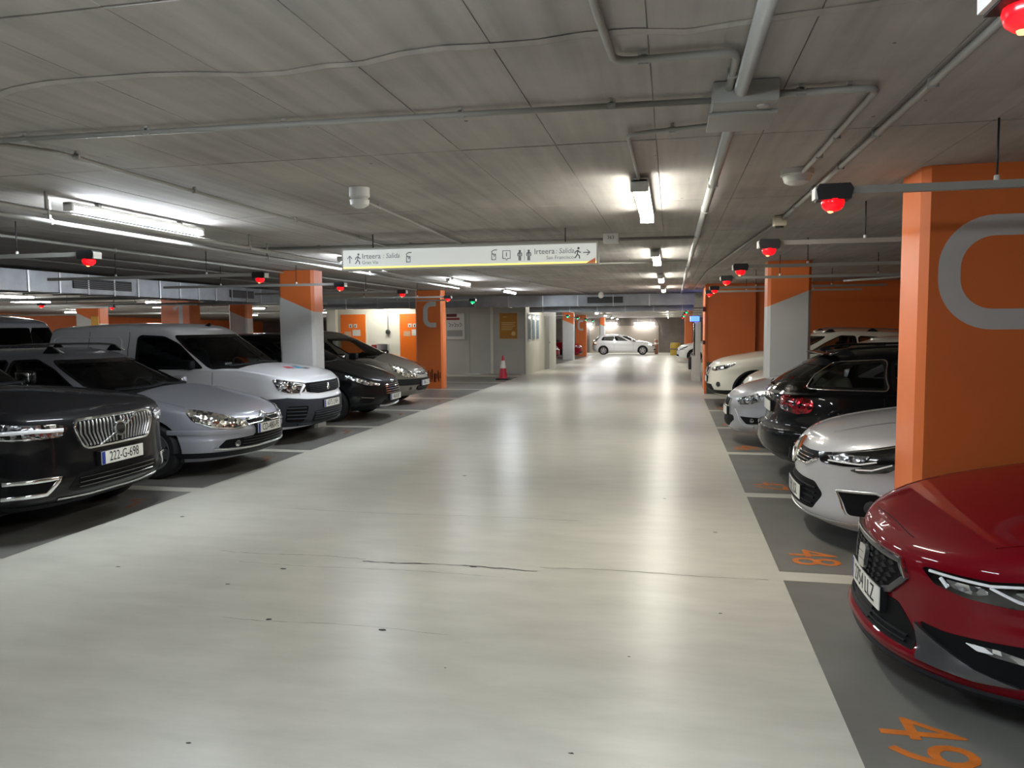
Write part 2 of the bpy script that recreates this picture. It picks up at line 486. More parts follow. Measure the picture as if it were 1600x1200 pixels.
# illegible orange numbers at the mouths of the left bays: worn strokes only
for y in LSEP[1:6]:
    strips('worn_number', [[(0, 0), (.24, .03), (.3, .16)], [(.36, .02), (.34, .2)]], .05, M_worn, floor,
           frame((XL - 0.2, y + 1.68, .0025), (0, 1, 0), (-1, 0, 0)), 0.0)
for y0 in (26.6 + BAYW * i for i in range(3, 11)):
    v = [(-10, y0 + .1, fz(y0 + .1) + .004), (XL - .35, y0 + .1, fz(y0 + .1) + .004), (XL - .35, y0 + BAYW - .1, fz(y0 + BAYW - .1) + .004), (-10, y0 + BAYW - .1, fz(y0 + BAYW - .1) + .004)]
    mesh_obj('bay_paint', v, [(0, 1, 2, 3)], M_bay, floor)
# cracks / chips in the coating
M_crack = mat('coating_crack', srgb(52, 50, 47), 0.8)
def crack(pts, w):
    V, Fc = [], []
    for i, (x, y) in enumerate(pts):
        ww = w * random.uniform(.25, 1.0)
        V += [(x, y - ww, .002), (x, y + ww, .002)]
    for i in range(len(pts) - 1): Fc.append((2 * i, 2 * i + 2, 2 * i + 3, 2 * i + 1))
    mesh_obj('floor_crack', V, Fc, M_crack, floor)
def jag(x0, x1, y, n, amp=.02):
    return [(x0 + (x1 - x0) * i / n, y + random.uniform(-amp, amp) + .018 * math.sin(i / n * 7 + x0)) for i in range(n + 1)]
crack(jag(-3.4, -2.2, 5.24, 30, .006), .003); crack(jag(-2.2, -.9, 5.2, 34, .008), .008); crack(jag(-.9, .65, 5.28, 34, .006), .003)
crack(jag(-3.1, -1.1, 5.02, 40, .005), .0022); crack(jag(-2.6, -1.2, 4.02, 30, .005), .002); crack(jag(-3.6, -.6, 6.6, 40, .006), .0025)
for (x, y, s) in ((-2.69, 4.92, .03), (-2.31, 4.03, .026), (-1.59, 4.0, .03), (-1.95, 2.73, .014), (-.38, 2.95, .013), (.37, 6.42, .022), (-1.37, 5.2, .035), (-4.35, 6.15, .025), (-2.9, 4.55, .018), (-.2, 3.9, .01), (.3, 4.6, .012), (-3.9, 4.75, .02), (-1.1, 3.6, .008), (-.05, 7.6, .02), (-2.3, 8.4, .03)):
    n = 7; a0 = random.uniform(0, 6)
    V = [(x + s * random.uniform(.6, 1.2) * math.cos(a0 + 2 * PI * i / n), y + s * .55 * random.uniform(.6, 1.2) * math.sin(a0 + 2 * PI * i / n), .002) for i in range(n)]
    mesh_obj('coating_chip', V, [tuple(range(n))], M_crack, floor)

# ------------------------------------------------------------------ walls
def wall(name, x0, x1, y0, y1, z0, z1, m, label):
    return structure(box(name, x0, x1, y0, y1, z0, z1, m), label, 'wall')
w = wall('wall_right', 5.9, 6.1, -9, 19.5, 0, CEIL + .1, M_orange, 'orange side wall behind the right-hand parked cars')
box('wall_base', 5.885, 5.9, -9, 19.4, 0, 0.77, M_wallbase, w)
w = wall('wall_cross', 1.98, 5.9, 19.42, 19.62, 0, CEIL + .1, M_orange, 'dark orange cross wall closing the right-hand bays')
box('wall_base', 1.98, 5.88, 19.405, 19.42, 0, 0.77, M_wallbase, w)
w = wall('wall_pier', 0.84, 1.98, 19.25, 21.3, 0, CEIL + .1, M_orange, 'orange wall pier at the aisle beside the white crossover')
box('wall_base', 0.845, 1.98, 19.235, 19.25, 0, 0.77, M_wallbase, w)
box('corner_strip', 0.80, 0.86, 19.22, 19.3, 0, CEIL - .01, M_orange, w, bevel=.015)
w = wall('wall_doors', -12.2, -7.95, 26.4, 26.6, 0, CEIL + .1, M_wallwhite, 'white wall with two orange toilet doors')
box('wall_pilaster', -12.3, -11.95, 26.2, 26.4, 0, CEIL, M_wallwhite, w)
w = wall('wall_grey', -7.95, -6.2, 26.4, 26.6, 0, CEIL + .1, M_wallgrey, 'plain grey wall behind the orange letter pillar')
box('wall_panel', -7.93, -6.98, 26.385, 26.4, 0, 2.5, M_wallgrey, w); box('wall_panel', -6.95, -6.21, 26.385, 26.4, 0, 2.5, M_wallgrey, w)
w = wall('wall_booth_front', -6.2, -4.97, 26.36, 26.56, 0, CEIL + .1, M_wallgrey, 'grey booth front carrying the framed gold poster')
box('wall_panel', -6.12, -4.98, 26.345, 26.36, 0, 2.5, M_wallgrey, w)
box('corner_strip', -6.2, -6.1, 26.33, 26.36, 0, 2.5, M_wallwhite, w)
w = wall('wall_booth_side', -5.12, -4.95, 26.36, 33.6, -.2, CEIL + .1, M_wallwhite, 'cream booth side wall facing the aisle')
for k, (y0, y1) in enumerate(((26.75, 27.35), (27.6, 28.2), (28.45, 29.05))):
    f = structure(box('window_%d' % (k + 1), -4.955, -4.93, y0, y1, 1.15, 2.12, M_satin), 'narrow framed booth window, number %d from the near corner' % (k + 1), 'window')
    box('pane', -4.932, -4.925, y0 + .05, y1 - .05, 1.19, 2.08, mat('booth_pane', srgb(150, 178, 198), 0.1, coat=1.0), f)
d = structure(box('door_1', -4.955, -4.92, 30.4, 31.5, -.1, 2.05, M_wallgrey), 'grey booth door with a black lever handle', 'door')
box('door_panel', -4.922, -4.905, 30.48, 31.42, -.08, 1.98, mat('booth_door', srgb(150, 150, 140), .5, noise=.08, nscale=3), d)
tube('door_handle', [(-4.9, 31.3, .98), (-4.85, 31.3, .98), (-4.85, 31.16, .98)], .012, M_darkpl, d, 6)
for k, (x0, x1) in enumerate(((-11.82, -10.86), (-9.55, -8.6))):
    d = structure(box('door_%d' % (k + 2), x0 - .05, x1 + .05, 26.37, 26.4, 0, 2.19, M_wallwhite), 'orange toilet door with pictograms, %s of the two' % ('farther left' if k == 0 else 'nearer the letter pillar'), 'door')
    box('door_leaf', x0, x1, 26.35, 26.375, 0.01, 2.14, M_doororange, d)
    xc = (x0 + x1) / 2
    for q in (-.09, .09):
        p = box('pictogram_plate', xc + q - .065, xc + q + .065, 26.34, 26.352, 1.66, 1.79, M_white, d)
        box('pictogram', xc + q - .018, xc + q + .018, 26.336, 26.341, 1.68, 1.75, M_ink, p)
    box('notice', xc - .02, xc + .28, 26.342, 26.352, 1.36, 1.58, M_white, d)
    box('notice', xc - .33, xc - .08, 26.342, 26.352, 1.34, 1.52, mat('notice_grey', srgb(196, 160, 130), .6), d)
    tube('door_handle', [(x1 - .1, 26.35, 1.02), (x1 - .1, 26.29, 1.02), (x1 - .22, 26.29, 1.02)], .012, M_satin, d, 6)
for k, x in enumerate((-12.45, -12.62)):
    tag(tube('drain_pipe', [(x, 26.1, 0), (x, 26.1, CEIL)], .055, M_wallwhite), 'white vertical drain pipe beside the toilet wall, %s one' % ('nearer' if k == 0 else 'farther'), 'pipe')
w = wall('wall_far', -34, 7, 60.0, 60.3, -1, CEIL, mat('block_wall', srgb(112, 104, 96), .8, noise=.25, nscale=1.2), 'rough stone and block wall at the far end of the aisle')
box('roller_shutter', -6.2, -.9, 59.96, 60.0, -.5, 1.55, mat('shutter', srgb(150, 140, 126), .6, noise=.12, nscale=.8), w)
w = wall('wall_left_far', -34.2, -34, -9, 60, -1, CEIL, M_orange, 'distant orange wall far to the left')
w = wall('wall_back', -34, 7, -9.2, -9, 0, CEIL, M_wallgrey, 'grey wall behind the viewpoint')
w = wall('wall_right_far', 3.6, 3.8, 21.3, 60, -1, CEIL, mat('pink_wall', srgb(176, 160, 156), .6), 'pale wall along the far right bays')
w = wall('wall_right_return', 1.98, 3.8, 21.3, 21.5, -.1, CEIL + .05, M_orange, 'orange return wall behind the pier')

# wall-mounted things near the doors
p = empty('poster_frame', (-7.5, 26.38, 1.68)); tag(p, 'white framed notice with dark red headings on the grey wall', 'notice')
bm = bmesh.new(); add_box(bm, -.34, .36, -.03, .0, -.46, .46); bm_obj('frame_board', bm, M_white, p)
box('heading', -.3, .08, -.034, -.03, .33, .44, mat('maroon', srgb(92, 40, 44), .6), p); box('heading', -.3, .18, -.034, -.03, .22, .3, mat('dusty_red', srgb(136, 66, 66), .6), p)
strips('plan_drawing', [[(-.22 + .1 * i, .12 - .06 * (i % 2)), (-.14 + .1 * i, .06), (-.2 + .1 * i, -.02)] for i in range(5)], .02, M_darkpl, p, frame((0, -.031, 0), (1, 0, 0), (0, 0, 1)))
box('text_block', -.28, .28, -.033, -.03, -.36, -.14, mat('grey_print', srgb(150, 150, 148), .6), p)
p = empty('gold_poster', (-5.55, 26.345, 1.68)); tag(p, 'gold poster in a light frame on the booth front', 'poster')
box('frame', -.35, .35, -.03, 0, -.47, .47, mat('pale_wood', srgb(196, 176, 150), .5), p)
box('print', -.31, .31, -.034, -.03, -.44, .44, mat('gold_print', srgb(168, 118, 40), .45, noise=.05), p)
for k, (w0, z) in enumerate(((.1, .3), (.25, .1), (.22, .04), (.24, -.02), (.2, -.08), (.18, -.14))):
    box('print_line', -.24 if k else -.2, -.24 + 2 * w0, -.036, -.034, z, z + .022, mat('cream_print', srgb(212, 186, 130), .5), p)
lathe('round_seal', [(0.0, 0), (.075, 0), (.075, -.003), (0, -.003)], mat('cream_print', srgb(212, 186, 130), .5), p, 20, 'Y', (.18, -.034, -.27))
p = empty('bell_unit', (-10.0, 26.393, 1.5)); tag(p, 'round wall bell on a thin conduit between the toilet doors', 'bell')
lathe('gong', [(0, -.12), (.05, -.12), (.085, -.08), (.09, -.03), (.06, 0)], M_dkmetal, p, 20, 'Y')
tube('conduit', [(0, -.03, .08), (0, -.03, 1.1)], .012, M_pipe_paint, p, 6)
p = empty('dispenser', (-10.3, 26.393, .62)); tag(p, 'small steel and red wall unit low between the doors', 'dispenser')
box('steel_case', -.1, .32, -.16, 0, .1, .45, M_satin, p, .03); box('red_case', -.32, -.14, -.12, 0, .2, .42, mat('dull_red', srgb(120, 34, 38), .4), p, .02)

# ------------------------------------------------------------------ pillars
def pillar_material(name, z0, kx, x0):
    """orange above a slanted line, grey below (object coordinates)"""
    m, t, b = nt(name)
    tc = t.nodes.new('ShaderNodeTexCoord'); s = t.nodes.new('ShaderNodeSeparateXYZ'); t.links.new(tc.outputs['Object'], s.inputs[0])
    mu = add_node(t, 'ShaderNodeMath', operation='MULTIPLY_ADD'); mu.inputs[1].default_value = kx; mu.inputs[2].default_value = z0
    t.links.new(s.outputs['X'], mu.inputs[0])
    gt = add_node(t, 'ShaderNodeMath', operation='GREATER_THAN'); t.links.new(s.outputs['Z'], gt.inputs[0]); t.links.new(mu.outputs[0], gt.inputs[1])
    n = t.nodes.new('ShaderNodeTexNoise'); n.inputs['Scale'].default_value = 3; n.inputs['Detail'].default_value = 6
    t.links.new(tc.outputs['Object'], n.inputs['Vector'])
    mx = add_node(t, 'ShaderNodeMix', data_type='RGBA'); mx.inputs['A'].default_value = (*srgb(190, 190, 188), 1); mx.inputs['B'].default_value = (*srgb(216, 114, 56), 1)
    t.links.new(gt.outputs[0], mx.inputs['Factor'])
    r = add_node(t, 'ShaderNodeMapRange'); r.inputs['To Min'].default_value = .9; r.inputs['To Max'].default_value = 1.1; t.links.new(n.outputs['Fac'], r.inputs['Value'])
    m2 = add_node(t, 'ShaderNodeMix', data_type='RGBA', blend_type='MULTIPLY'); m2.inputs['Factor'].default_value = 1
    t.links.new(mx.outputs['Result'], m2.inputs['A']); t.links.new(r.outputs['Result'], m2.inputs['B'])
    t.links.new(m2.outputs['Result'], b.inputs['Base Color']); b.inputs['Roughness'].default_value = .42
    return m
def pillar(x0, x1, y0, y1, m, label, letter=None, lx=0, base=0.0, lh=.69, lz=2.01, lw=.42, lr=.25):
    xc, yc = (x0 + x1) / 2, (y0 + y1) / 2
    p = empty('concrete_pillar', (xc, yc, base)); tag(p, label, 'pillar', 'concrete pillars of the garage')
    hx, hy, c = (x1 - x0) / 2, (y1 - y0) / 2, .045
    pts = [(-hx + c, -hy), (hx - c, -hy), (hx, -hy + c), (hx, hy - c), (hx - c, hy), (-hx + c, hy), (-hx, hy - c), (-hx, -hy + c)]
    prism('shaft', pts, m, p, 'XY', 0.0, CEIL)
    if letter == 'C':
        r, w = lr, .125
        hw, hh = lw, lh / 2 - w / 2
        path = [(hw, hh)] + arc(-hw + r, hh - r, r, 90, 180, 10) + arc(-hw + r, -hh + r, r, 180, 270, 10) + [(hw, -hh)]
        path = [(lx + a, b) for a, b in path]
        o = mesh_obj('painted_letter', *ribbon2d(path, w, -hy - .002, lz), M_lgrey, p)
    if letter == '1':
        o = mesh_obj('painted_letter', *ribbon2d([(lx - .16, .2), (lx + .06, .33), (lx + .06, -.36)], .13, -hy - .002, 2.05), M_lgrey, p)
    return p
def ribbon2d(path, w, y, zc):
    V, Fc = [], []
    P = [Vector(q) for q in path]
    for i, q in enumerate(P):
        d = (P[min(i + 1, len(P) - 1)] - P[max(i - 1, 0)]).normalized(); n = Vector((-d.y, d.x))
        for s in (1, -1):
            v = q + n * w / 2 * s; V.append((v.x, y, zc + v.y))
    for i in range(len(P) - 1): Fc.append((2 * i, 2 * i + 1, 2 * i + 3, 2 * i + 2))
    return V, Fc
M_pl1 = pillar_material('pillar_left_paint', 2.1, -.42, 0)
M_pl2 = pillar_material('pillar_right_paint', 2.09, .4, 0)
pillar(1.5, 2.26, 5.17, 5.64, M_orange, 'large orange pillar with grey letter C beside the red car', 'C', .23, lw=.45)
pillar(1.46, 2.1, 12.48, 12.95, M_pl2, 'orange and grey pillar among the right-hand cars')
pillar(-6.5, -5.86, 12.0, 12.4, M_pl1, 'orange and grey pillar beside the white van')
pillar(-6.8, -6.04, 20.0, 20.38, M_orange, 'orange pillar with grey letter C near the toilet doors', 'C', .06, lw=.15, lr=.16)
pillar(-14.6, -13.6, 20.0, 20.5, M_orange, 'distant orange pillar with a grey numeral above the van roof', '1', .12)
pillar(-13.2, -12.6, 21.3, 21.7, M_pl1, 'distant two-tone pillar right of the numeral pillar')
pillar(-21.3, -20.3, 24.4, 24.9, M_pl1, 'distant two-tone pillar with a small sign above the van rear')
pillar(-25.5, -24.8, 19.4, 19.9, M_orange, 'distant orange pillar at the left picture edge')
pillar(-16.4, -15.8, 31.0, 31.5, M_pl1, 'distant pillar far behind the white van')
pillar(-5.95, -5.3, 42.8, 43.2, M_pl1, 'far two-tone pillar between the two red cars', base=fz(43))
pillar(-6.1, -5.4, 50.2, 50.6, M_orange, 'far orange pillar with letter C left of the white hatchback', 'C', 0, base=fz(50), lw=.15, lr=.16)
pillar(.75, 1.2, 44, 44.5, M_orange, 'far orange pillar beyond the ticket machine', base=fz(44))
pillar(-5.2, -4.8, 57.5, 57.9, M_pl1, 'narrow far pillar behind the white hatchback', base=fz(57.5))
o = box('pillar_notice', -20.62, -20.32, 24.36, 24.39, 1.75, 2.15, mat('yellow_notice', srgb(206, 160, 70), .5)); tag(o, 'small yellow notice on the distant two-tone pillar', 'sign')
# tyre scuffs low on the letter pillar
sc = [[(-.3 + .028 * i + random.uniform(-.02, .02), .16 + random.uniform(0, .14)), (-.3 + .028 * i + random.uniform(-.02, .02), .34 + random.uniform(0, .2))] for i in range(22)]
strips('scuff_marks', sc, .03, mat('scuff', srgb(126, 62, 38), .8), [o for o in col.objects if o.get('label', '').startswith('orange pillar with grey letter C near')][0], frame((0, -.1915, 0), (1, 0, 0), (0, 0, 1)))

# ------------------------------------------------------------------ ducts
def duct(name, label, x0, x1, y0, y1, z0, z1, ribs, axis='Y', grilles=()):
    p = empty(name, ((x0 + x1) / 2, (y0 + y1) / 2, z0)); tag(p, label, 'duct')
    hx, hy, h = (x1 - x0) / 2, (y1 - y0) / 2, z1 - z0
    box('duct_body', -hx, hx, -hy, hy, 0, h, M_duct, p)
    for t in ribs:
        if axis == 'Y': box('flange', -hx - .015, hx + .015, t - .015, t + .015, -.015, h, M_satin, p)
        else: box('flange', t - .015, t + .015, -hy - .015, hy + .015, -.015, h, M_satin, p)
    for (t0, t1) in grilles:
        if axis == 'Y':
            g = box('vent_grille', hx, hx + .012, t0, t1, .08, h - .07, M_darkpl, p)
            for q in range(4): box('louvre', hx + .004, hx + .02, t0, t1, .1 + q * (h - .19) / 4, .11 + q * (h - .19) / 4, M_dkmetal, g)
        else:
            g = box('vent_grille', t0, t1, -hy - .012, -hy, .08, h - .07, M_darkpl, p)
            for q in range(4): box('louvre', t0, t1, -hy - .02, -hy - .004, .1 + q * (h - .19) / 4, .11 + q * (h - .19) / 4, M_dkmetal, g)
    return p
duct('air_duct', 'long galvanised duct under the ceiling above the left cars', -10.3, -9.62, 6.0, 18.0, 2.3, 2.62, [-5 + .62 * i for i in range(17)], 'Y', [(-1.0, .4), (3.6, 4.6)])
duct('air_duct', 'galvanised duct crossing the aisle in front of the booth', -12.4, .7, 24.0, 24.5, 2.28, 2.62, [-5.8 + 1.1 * i for i in range(11)], 'X', [(3.3, 4.4)])
duct('air_duct', 'lower galvanised duct just beyond the crossing duct', -4.6, .7, 25.2, 25.9, 2.12, 2.36, [-2.2 + .9 * i for i in range(6)], 'X')
# ================================================================== lamps
def lamp(x, y, z, label, m, L=1.55, along='Y', hw=.055):
    p = empty('ceiling_lamp', (x, y, z), 0 if along == 'Y' else PI / 2)
    tag(p, label, 'lamp', 'fluorescent ceiling lamps')
    bm = bmesh.new(); add_box(bm, -hw, hw, -L / 2 - .03, L / 2 + .03, 0.0, .03, .008)
    bm_obj('housing', bm, M_white, p, angle=.6)
    n = 14; V, Fc = [], []
    for i in range(2):
        yy = (-L / 2, L / 2)[i]
        for j in range(n + 1):
            a = PI * j / n
            V.append(((hw - .003) * math.cos(a), yy, -(hw * .8 + .008) * math.sin(a)))
    for j in range(n): Fc.append((j, j + 1, n + 1 + j + 1, n + 1 + j))
    Fc.append(tuple(range(n + 1))); Fc.append(tuple(range(n + 1, 2 * n + 2))[::-1])
    mesh_obj('diffuser', V, Fc, m, p)
    for s in (-1, 1):
        box('end_cap', -hw - .002, hw + .002, s * (L / 2 + .015) - .015, s * (L / 2 + .015) + .015, -(hw * .8 + .01), .028, M_white, p, .008)
        box('bracket', -.02, .02, s * L * .32 - .015, s * L * .32 + .015, .03, CEIL + fz(y) - z - .001, M_pipe_paint, p)
    return p
ORD = ['nearest', 'second', 'third', 'fourth', 'fifth', 'sixth', 'seventh', 'eighth', 'ninth', 'tenth']
for i, y in enumerate((5.8, 10.7, 15.6, 20.5, 31.0, 36.0, 41.0, 46.0, 51.0, 56.0)):
    lamp(-.2, y, CEIL - .055 + fz(y), '%s lit lamp from the viewer in the row over the aisle beside the right pipe' % ORD[i], M_tubeA)
for i, y in enumerate((5.65, 10.3, 15.3, 20.3)):
    lamp(-4.25, y, CEIL - .06, '%s lit tube from the viewer in the row above the left aisle edge' % ORD[i], M_tubeB, hw=.036)
lamp(-4.25, .45, CEIL - .06, 'lit tube over the left aisle edge level with the viewpoint', M_tubeB, hw=.036)
lamp(-.2, .9, CEIL - .1, 'lit tube above the viewpoint just out of view', M_tubeB)
for i, y in enumerate((35.5, 41, 46.5, 52, 57)):
    lamp(-3.9, y, CEIL - .12 + fz(y), '%s far lamp along the left side of the aisle beyond the booth' % ORD[i], M_tubeF)
lamp(-2.0, 59.7, 1.78, 'lit tube on the far end wall behind the white hatchback', M_tubeF, 1.5, 'X')
lamp(-4.6, 59.7, 1.78, 'left tube on the far end wall', M_tubeF, 1.0, 'X'); lamp(-6.4, 59.7, 1.74, 'small leftmost tube on the far end wall', M_tubeF, .8, 'X')
lamp(-9.9, 25.6, CEIL - .14, 'hidden lamp washing the toilet doors', M_tubeA, 1.5, 'X')
lamp(-4.3, 28.5, CEIL - .14 + fz(28.5), 'added lamp brightening the booth side beside its windows', M_tubeA, 1.2)  # added lamp, only there to brighten the booth side
ROWS = (('first far-left aisle, near row', -16.8, (11.5, 17.0, 23.0, 29, 35)), ('first far-left aisle, far row', -19.5, (14, 20.5, 27, 46)), ('outermost far-left aisle', -27, (17, 24, 31)), ('back area behind the toilet wall', -12.0, (33, 38, 46)), ('deep middle of the far-left hall', -22.3, (38, 46)))
for nm, x, ys in ROWS:
    for i, y in enumerate(ys):
        lamp(x, y, CEIL - .08 + fz(y), '%s distant lamp from the viewer in the %s' % (ORD[i], nm), M_tubeF, 1.5)

# ================================================================== conduits on the ceiling
def conduit(label, pts, r, clips=(), m=M_pipe_paint, rad=.07, cat='pipe', name='conduit'):
    p = empty(name, pts[0]); tag(p, label, cat)
    o = Vector(pts[0]); P = round_path(pts, rad)
    tube('pipe_run', [q - o for q in P], r, m, p, 10)
    for (x, y) in clips:
        bm = bmesh.new(); add_box(bm, x - o.x - .008, x - o.x + .008, y - o.y - .008, y - o.y + .008, r - .004, CEIL - .002 - o.z)
        add_box(bm, x - o.x - r - .004, x - o.x + r + .004, y - o.y - .008, y - o.y + .008, -r - .003, r + .003)
        bm_obj('clip', bm, m, p)
    return p
Zc = CEIL - .03
conduit('thick grey pipe running along the ceiling down the aisle', [(.26, -3, Zc - .01), (.26, 13.5, Zc - .01), (.3, 21.5, Zc - .01), (.3, 24, Zc - .01)], .028, [(.26, y) for y in (1.2, 5.2, 6.4, 8.2, 10.5, 12.5)], M_pipe)
conduit('grey conduit crossing the ceiling to the junction box', [(-3.35, 3.22, Zc), (.2, 3.34, Zc)], .013, [(-3.05, 3.23), (-2.4, 3.25), (-1.72, 3.28), (-.9, 3.3), (-.25, 3.32)])
conduit('looping grey conduit left of the junction box', [(-.22, -2, Zc), (-.22, 2.3, Zc), (-.2, 2.78, Zc), (.215, 2.77, Zc), (.215, 3.2, Zc)], .014, [(-.1, 2.78), (.215, 3.0), (-.22, 1.6)])
conduit('thin conduit from the junction box to the near aisle lamp', [(.2, 3.5, Zc), (.205, 3.74, Zc), (-.21, 3.83, Zc), (-.205, 4.98, Zc)], .011, [(0, 3.79)])
conduit('conduit from the junction box to the round emergency light', [(.36, 3.3, Zc), (.79, 3.31, Zc), (.78, 5.0, Zc)], .014, [(.5, 3.3), (.68, 3.31), (.79, 4.1), (.79, 4.55)])
conduit('long conduit parallel to the right bays', [(.98, -2, Zc), (.98, 2.69, Zc), (.96, 7.2, Zc)], .016, [(.98, 3.3), (.97, 4.1), (.97, 4.9), (.96, 5.7), (.96, 6.5)])
conduit('bent conduit from the small box towards the far right', [(.95, 7.35, Zc), (.78, 11.0, Zc), (.62, 14.0, Zc), (.6, 21.5, Zc)], .014, [(.8, 10.5)])
conduit('curving black-clipped conduit above the near left tube', [(-3.6, 3.05, Zc), (-3.3, 3.2, Zc), (-3.12, 3.5, Zc), (-3.16, 5.5, Zc), (-3.2, 8.78, Zc)], .012, [(-3.1, 3.62), (-3.13, 4.7), (-3.17, 6.2), (-3.19, 7.6)])
conduit('conduit running from the smoke detector to the sign', [(-2.2, 5.2, Zc), (-2.3, 8.5, Zc)], .011, [(-2.22, 5.7), (-2.26, 6.8)])
conduit('upper twin tube along the left bays', [(-4.2, -2, 2.52), (-4.2, 16, 2.52)], .018, [(-4.2, 4.6), (-4.2, 7.2), (-4.2, 10)], M_pipe)
conduit('lower twin tube along the left bays', [(-4.45, -2, 2.5), (-4.45, 16, 2.5)], .018, [(-4.45, 4.9), (-4.45, 8.0), (-4.45, 11)], M_pipe)
conduit('transverse conduit behind the exit sign', [(-4.8, 8.35, Zc), (.25, 8.5, Zc)], .018, [(-4, 8.37), (-2.9, 8.41), (-1.6, 8.44)])
conduit('second transverse conduit farther down the aisle', [(-4.8, 11.6, Zc), (.25, 11.8, Zc)], .015, [(-3, 11.67)])
conduit('long conduit beside the left tube row', [(-3.4, 9.0, Zc), (-3.3, 14, Zc), (-2.6, 20, Zc), (-2.5, 24, Zc)], .016, [(-3.33, 12), (-3.0, 16.5)])
conduit('slanting conduit on the dark ceiling above the estate', [(2.9, 14.2, 2.42), (4.6, 13.6, 2.5)], .02, (), M_pipe)
for i, (x, y0) in enumerate(((-6.4, 3), (-8.2, 4), (-7.3, 8))):
    conduit(('faint conduit above the left cars, nearest the aisle', 'faint conduit above the left cars, nearest the duct', 'faint middle conduit above the left cars')[i], [(x, y0, Zc), (x, 19, Zc)], .016, [(x, y0 + 2), (x, y0 + 5)])
# far-left pipe bundles crossing under the ceiling
for i, (y, z) in enumerate(((15.5, 2.4), (18.5, 2.35), (22.2, 2.42), (27.5, 2.3))):
    conduit('pale pipe crossing the distant left bays, %s' % ORD[i], [(-33, y, z), (-10.4, y, z)], .04, (), M_pipe)

# junction box
p = empty('junction_box', (.28, 3.38, CEIL - .002)); tag(p, 'grey metal junction box where the ceiling pipes meet', 'junction box')
bm = bmesh.new(); add_box(bm, -.125, .125, -.2, .2, -.085, 0, .008); bm_obj('case', bm, M_pipe_paint, p, angle=.6)
bm = bmesh.new(); add_box(bm, -.135, .135, -.075, .21, -.1, -.085, .006); bm_obj('lid', bm, M_pipe_paint, p, angle=.6)
lathe('knockout', [(0, -.006), (.022, -.006), (.026, 0)], M_pipe, p, 16, 'Z', (.07, -.14, -.086))
# smoke detector
p = empty('smoke_detector', (-2.09, 5.02, CEIL)); tag(p, 'white round smoke detector on the ceiling left of the sign', 'detector')
lathe('mounting_base', [(0, 0), (.07, 0), (.07, -.06), (.05, -.075)], M_white, p, 24)
lathe('sensor_head', [(.05, -.07), (.068, -.085), (.062, -.115), (.03, -.135), (0, -.138)], M_white, p, 24)
p = empty('emergency_light', (.76, 5.12, CEIL)); tag(p, 'white rounded emergency light at the conduit end', 'light')
lathe('bulkhead_base', [(0, 0), (.1, 0), (.1, -.03), (.09, -.04)], M_white, p, 24)
lathe('bulkhead_lens', [(.09, -.035), (.075, -.075), (.04, -.092), (0, -.095)], mat('frosted_lens', srgb(205, 205, 200), .3, coat=.5), p, 24)
p = empty('gas_sensor', (.94, 7.27, CEIL)); tag(p, 'small cream ceiling sensor box on the right conduit', 'sensor')
box('case', -.055, .055, -.06, .06, -.09, 0, mat('cream_plastic', srgb(186, 182, 160), .5), p, .012); lathe('sensor_ring', [(0, -.012), (.035, -.012), (.04, 0)], M_darkpl, p, 16, 'Z', (0, 0, -.09))
p = empty('gas_sensor', (-2.0, 22.6, CEIL)); tag(p, 'small white camera unit under the ceiling before the crossing duct', 'camera')
lathe('dome', [(0, -.2), (.06, -.18), (.08, -.12), (.07, -.05), (.03, 0)], M_white, p, 20)
p = empty('route_box', (-.62, 8.2, CEIL)); tag(p, 'small white box with printed digits right of the exit sign', 'box')
box('case', -.08, .08, -.06, .06, -.1, 0, M_white, p, .008)
text_mesh('digits', '363', .05, M_darkpl, p, frame((0, -.062, -.045), (1, 0, 0), (0, 0, 1)))

# ================================================================== bay indicators
def indicator(x, y, zl, side, colour, label, raillen=2.6, ylab=''):
    s = 1 if side == 'R' else -1
    zr = zl + .045
    r = empty('indicator_rail', (x, y, zr)); tag(r, 'grey rail carrying the ' + label, 'rail')
    box('bar', min(s * .082, s * raillen), max(s * .082, s * raillen), -.02, .02, -.018, .018, M_pipe_paint, r)
    for q in (.72, 2.0):
        if q < raillen:
            tube('hanger_rod', [(s * q, 0, .018), (s * q, 0, CEIL - zr)], .005, M_darkpl, r, 6)
            lathe('hanger_nut', [(0, .03), (.012, .026), (.014, .0)], M_white, r, 10, 'Z', (s * q, 0, .016))
    p = empty('bay_indicator', (x, y, zl)); tag(p, label, 'indicator light', 'bay occupancy lights')
    prism('housing', [(-.075, .0), (.075, .0), (.085, .05), (.07, .075), (-.07, .075), (-.085, .05)], M_darkpl, p, 'XZ', -.05, .1)
    prism('end_plate', [(-.045, .005), (.045, .005), (.05, .06), (-.05, .06)], M_white, p, 'YZ', (-.09 if side == 'R' else .075), .015)
    g, c = (M_redglow, M_redcore) if colour == 'red' else (M_greenglow, M_greencore)
    lathe('glowing_dome', [(.052, 0.004), (.055, -.012), (.048, -.035), (.03, -.05), (0, -.056)], g, p, 18)
    lathe('lit_core', [(0, -.062), (.012, -.058), (.016, -.05), (.012, -.044)], c, p, 10, 'Z', (-.01, 0, .0))
for i, (y, c) in enumerate(((1.95, 'red'), (4.05, 'red'), (6.55, 'red'), (9.15, 'red'), (11.4, 'red'), (14.5, 'red'), (16.3, 'red'))):
    indicator(.77, y, 2.31 if y > 2 else 2.41, 'R', c, '%s red bay light from the viewer over the right bays' % ORD[i], 2.9)
for i, (y, c) in enumerate(((5.8, 'red'), (8.62, 'red'), (10.95, 'red'), (13.7, 'red'), (16.7, 'red'), (18.9, 'green'))):
    indicator(-4.9, y, 2.31, 'L', c, '%s %s bay light from the viewer over the left bays' % (ORD[i], c), 3.0)
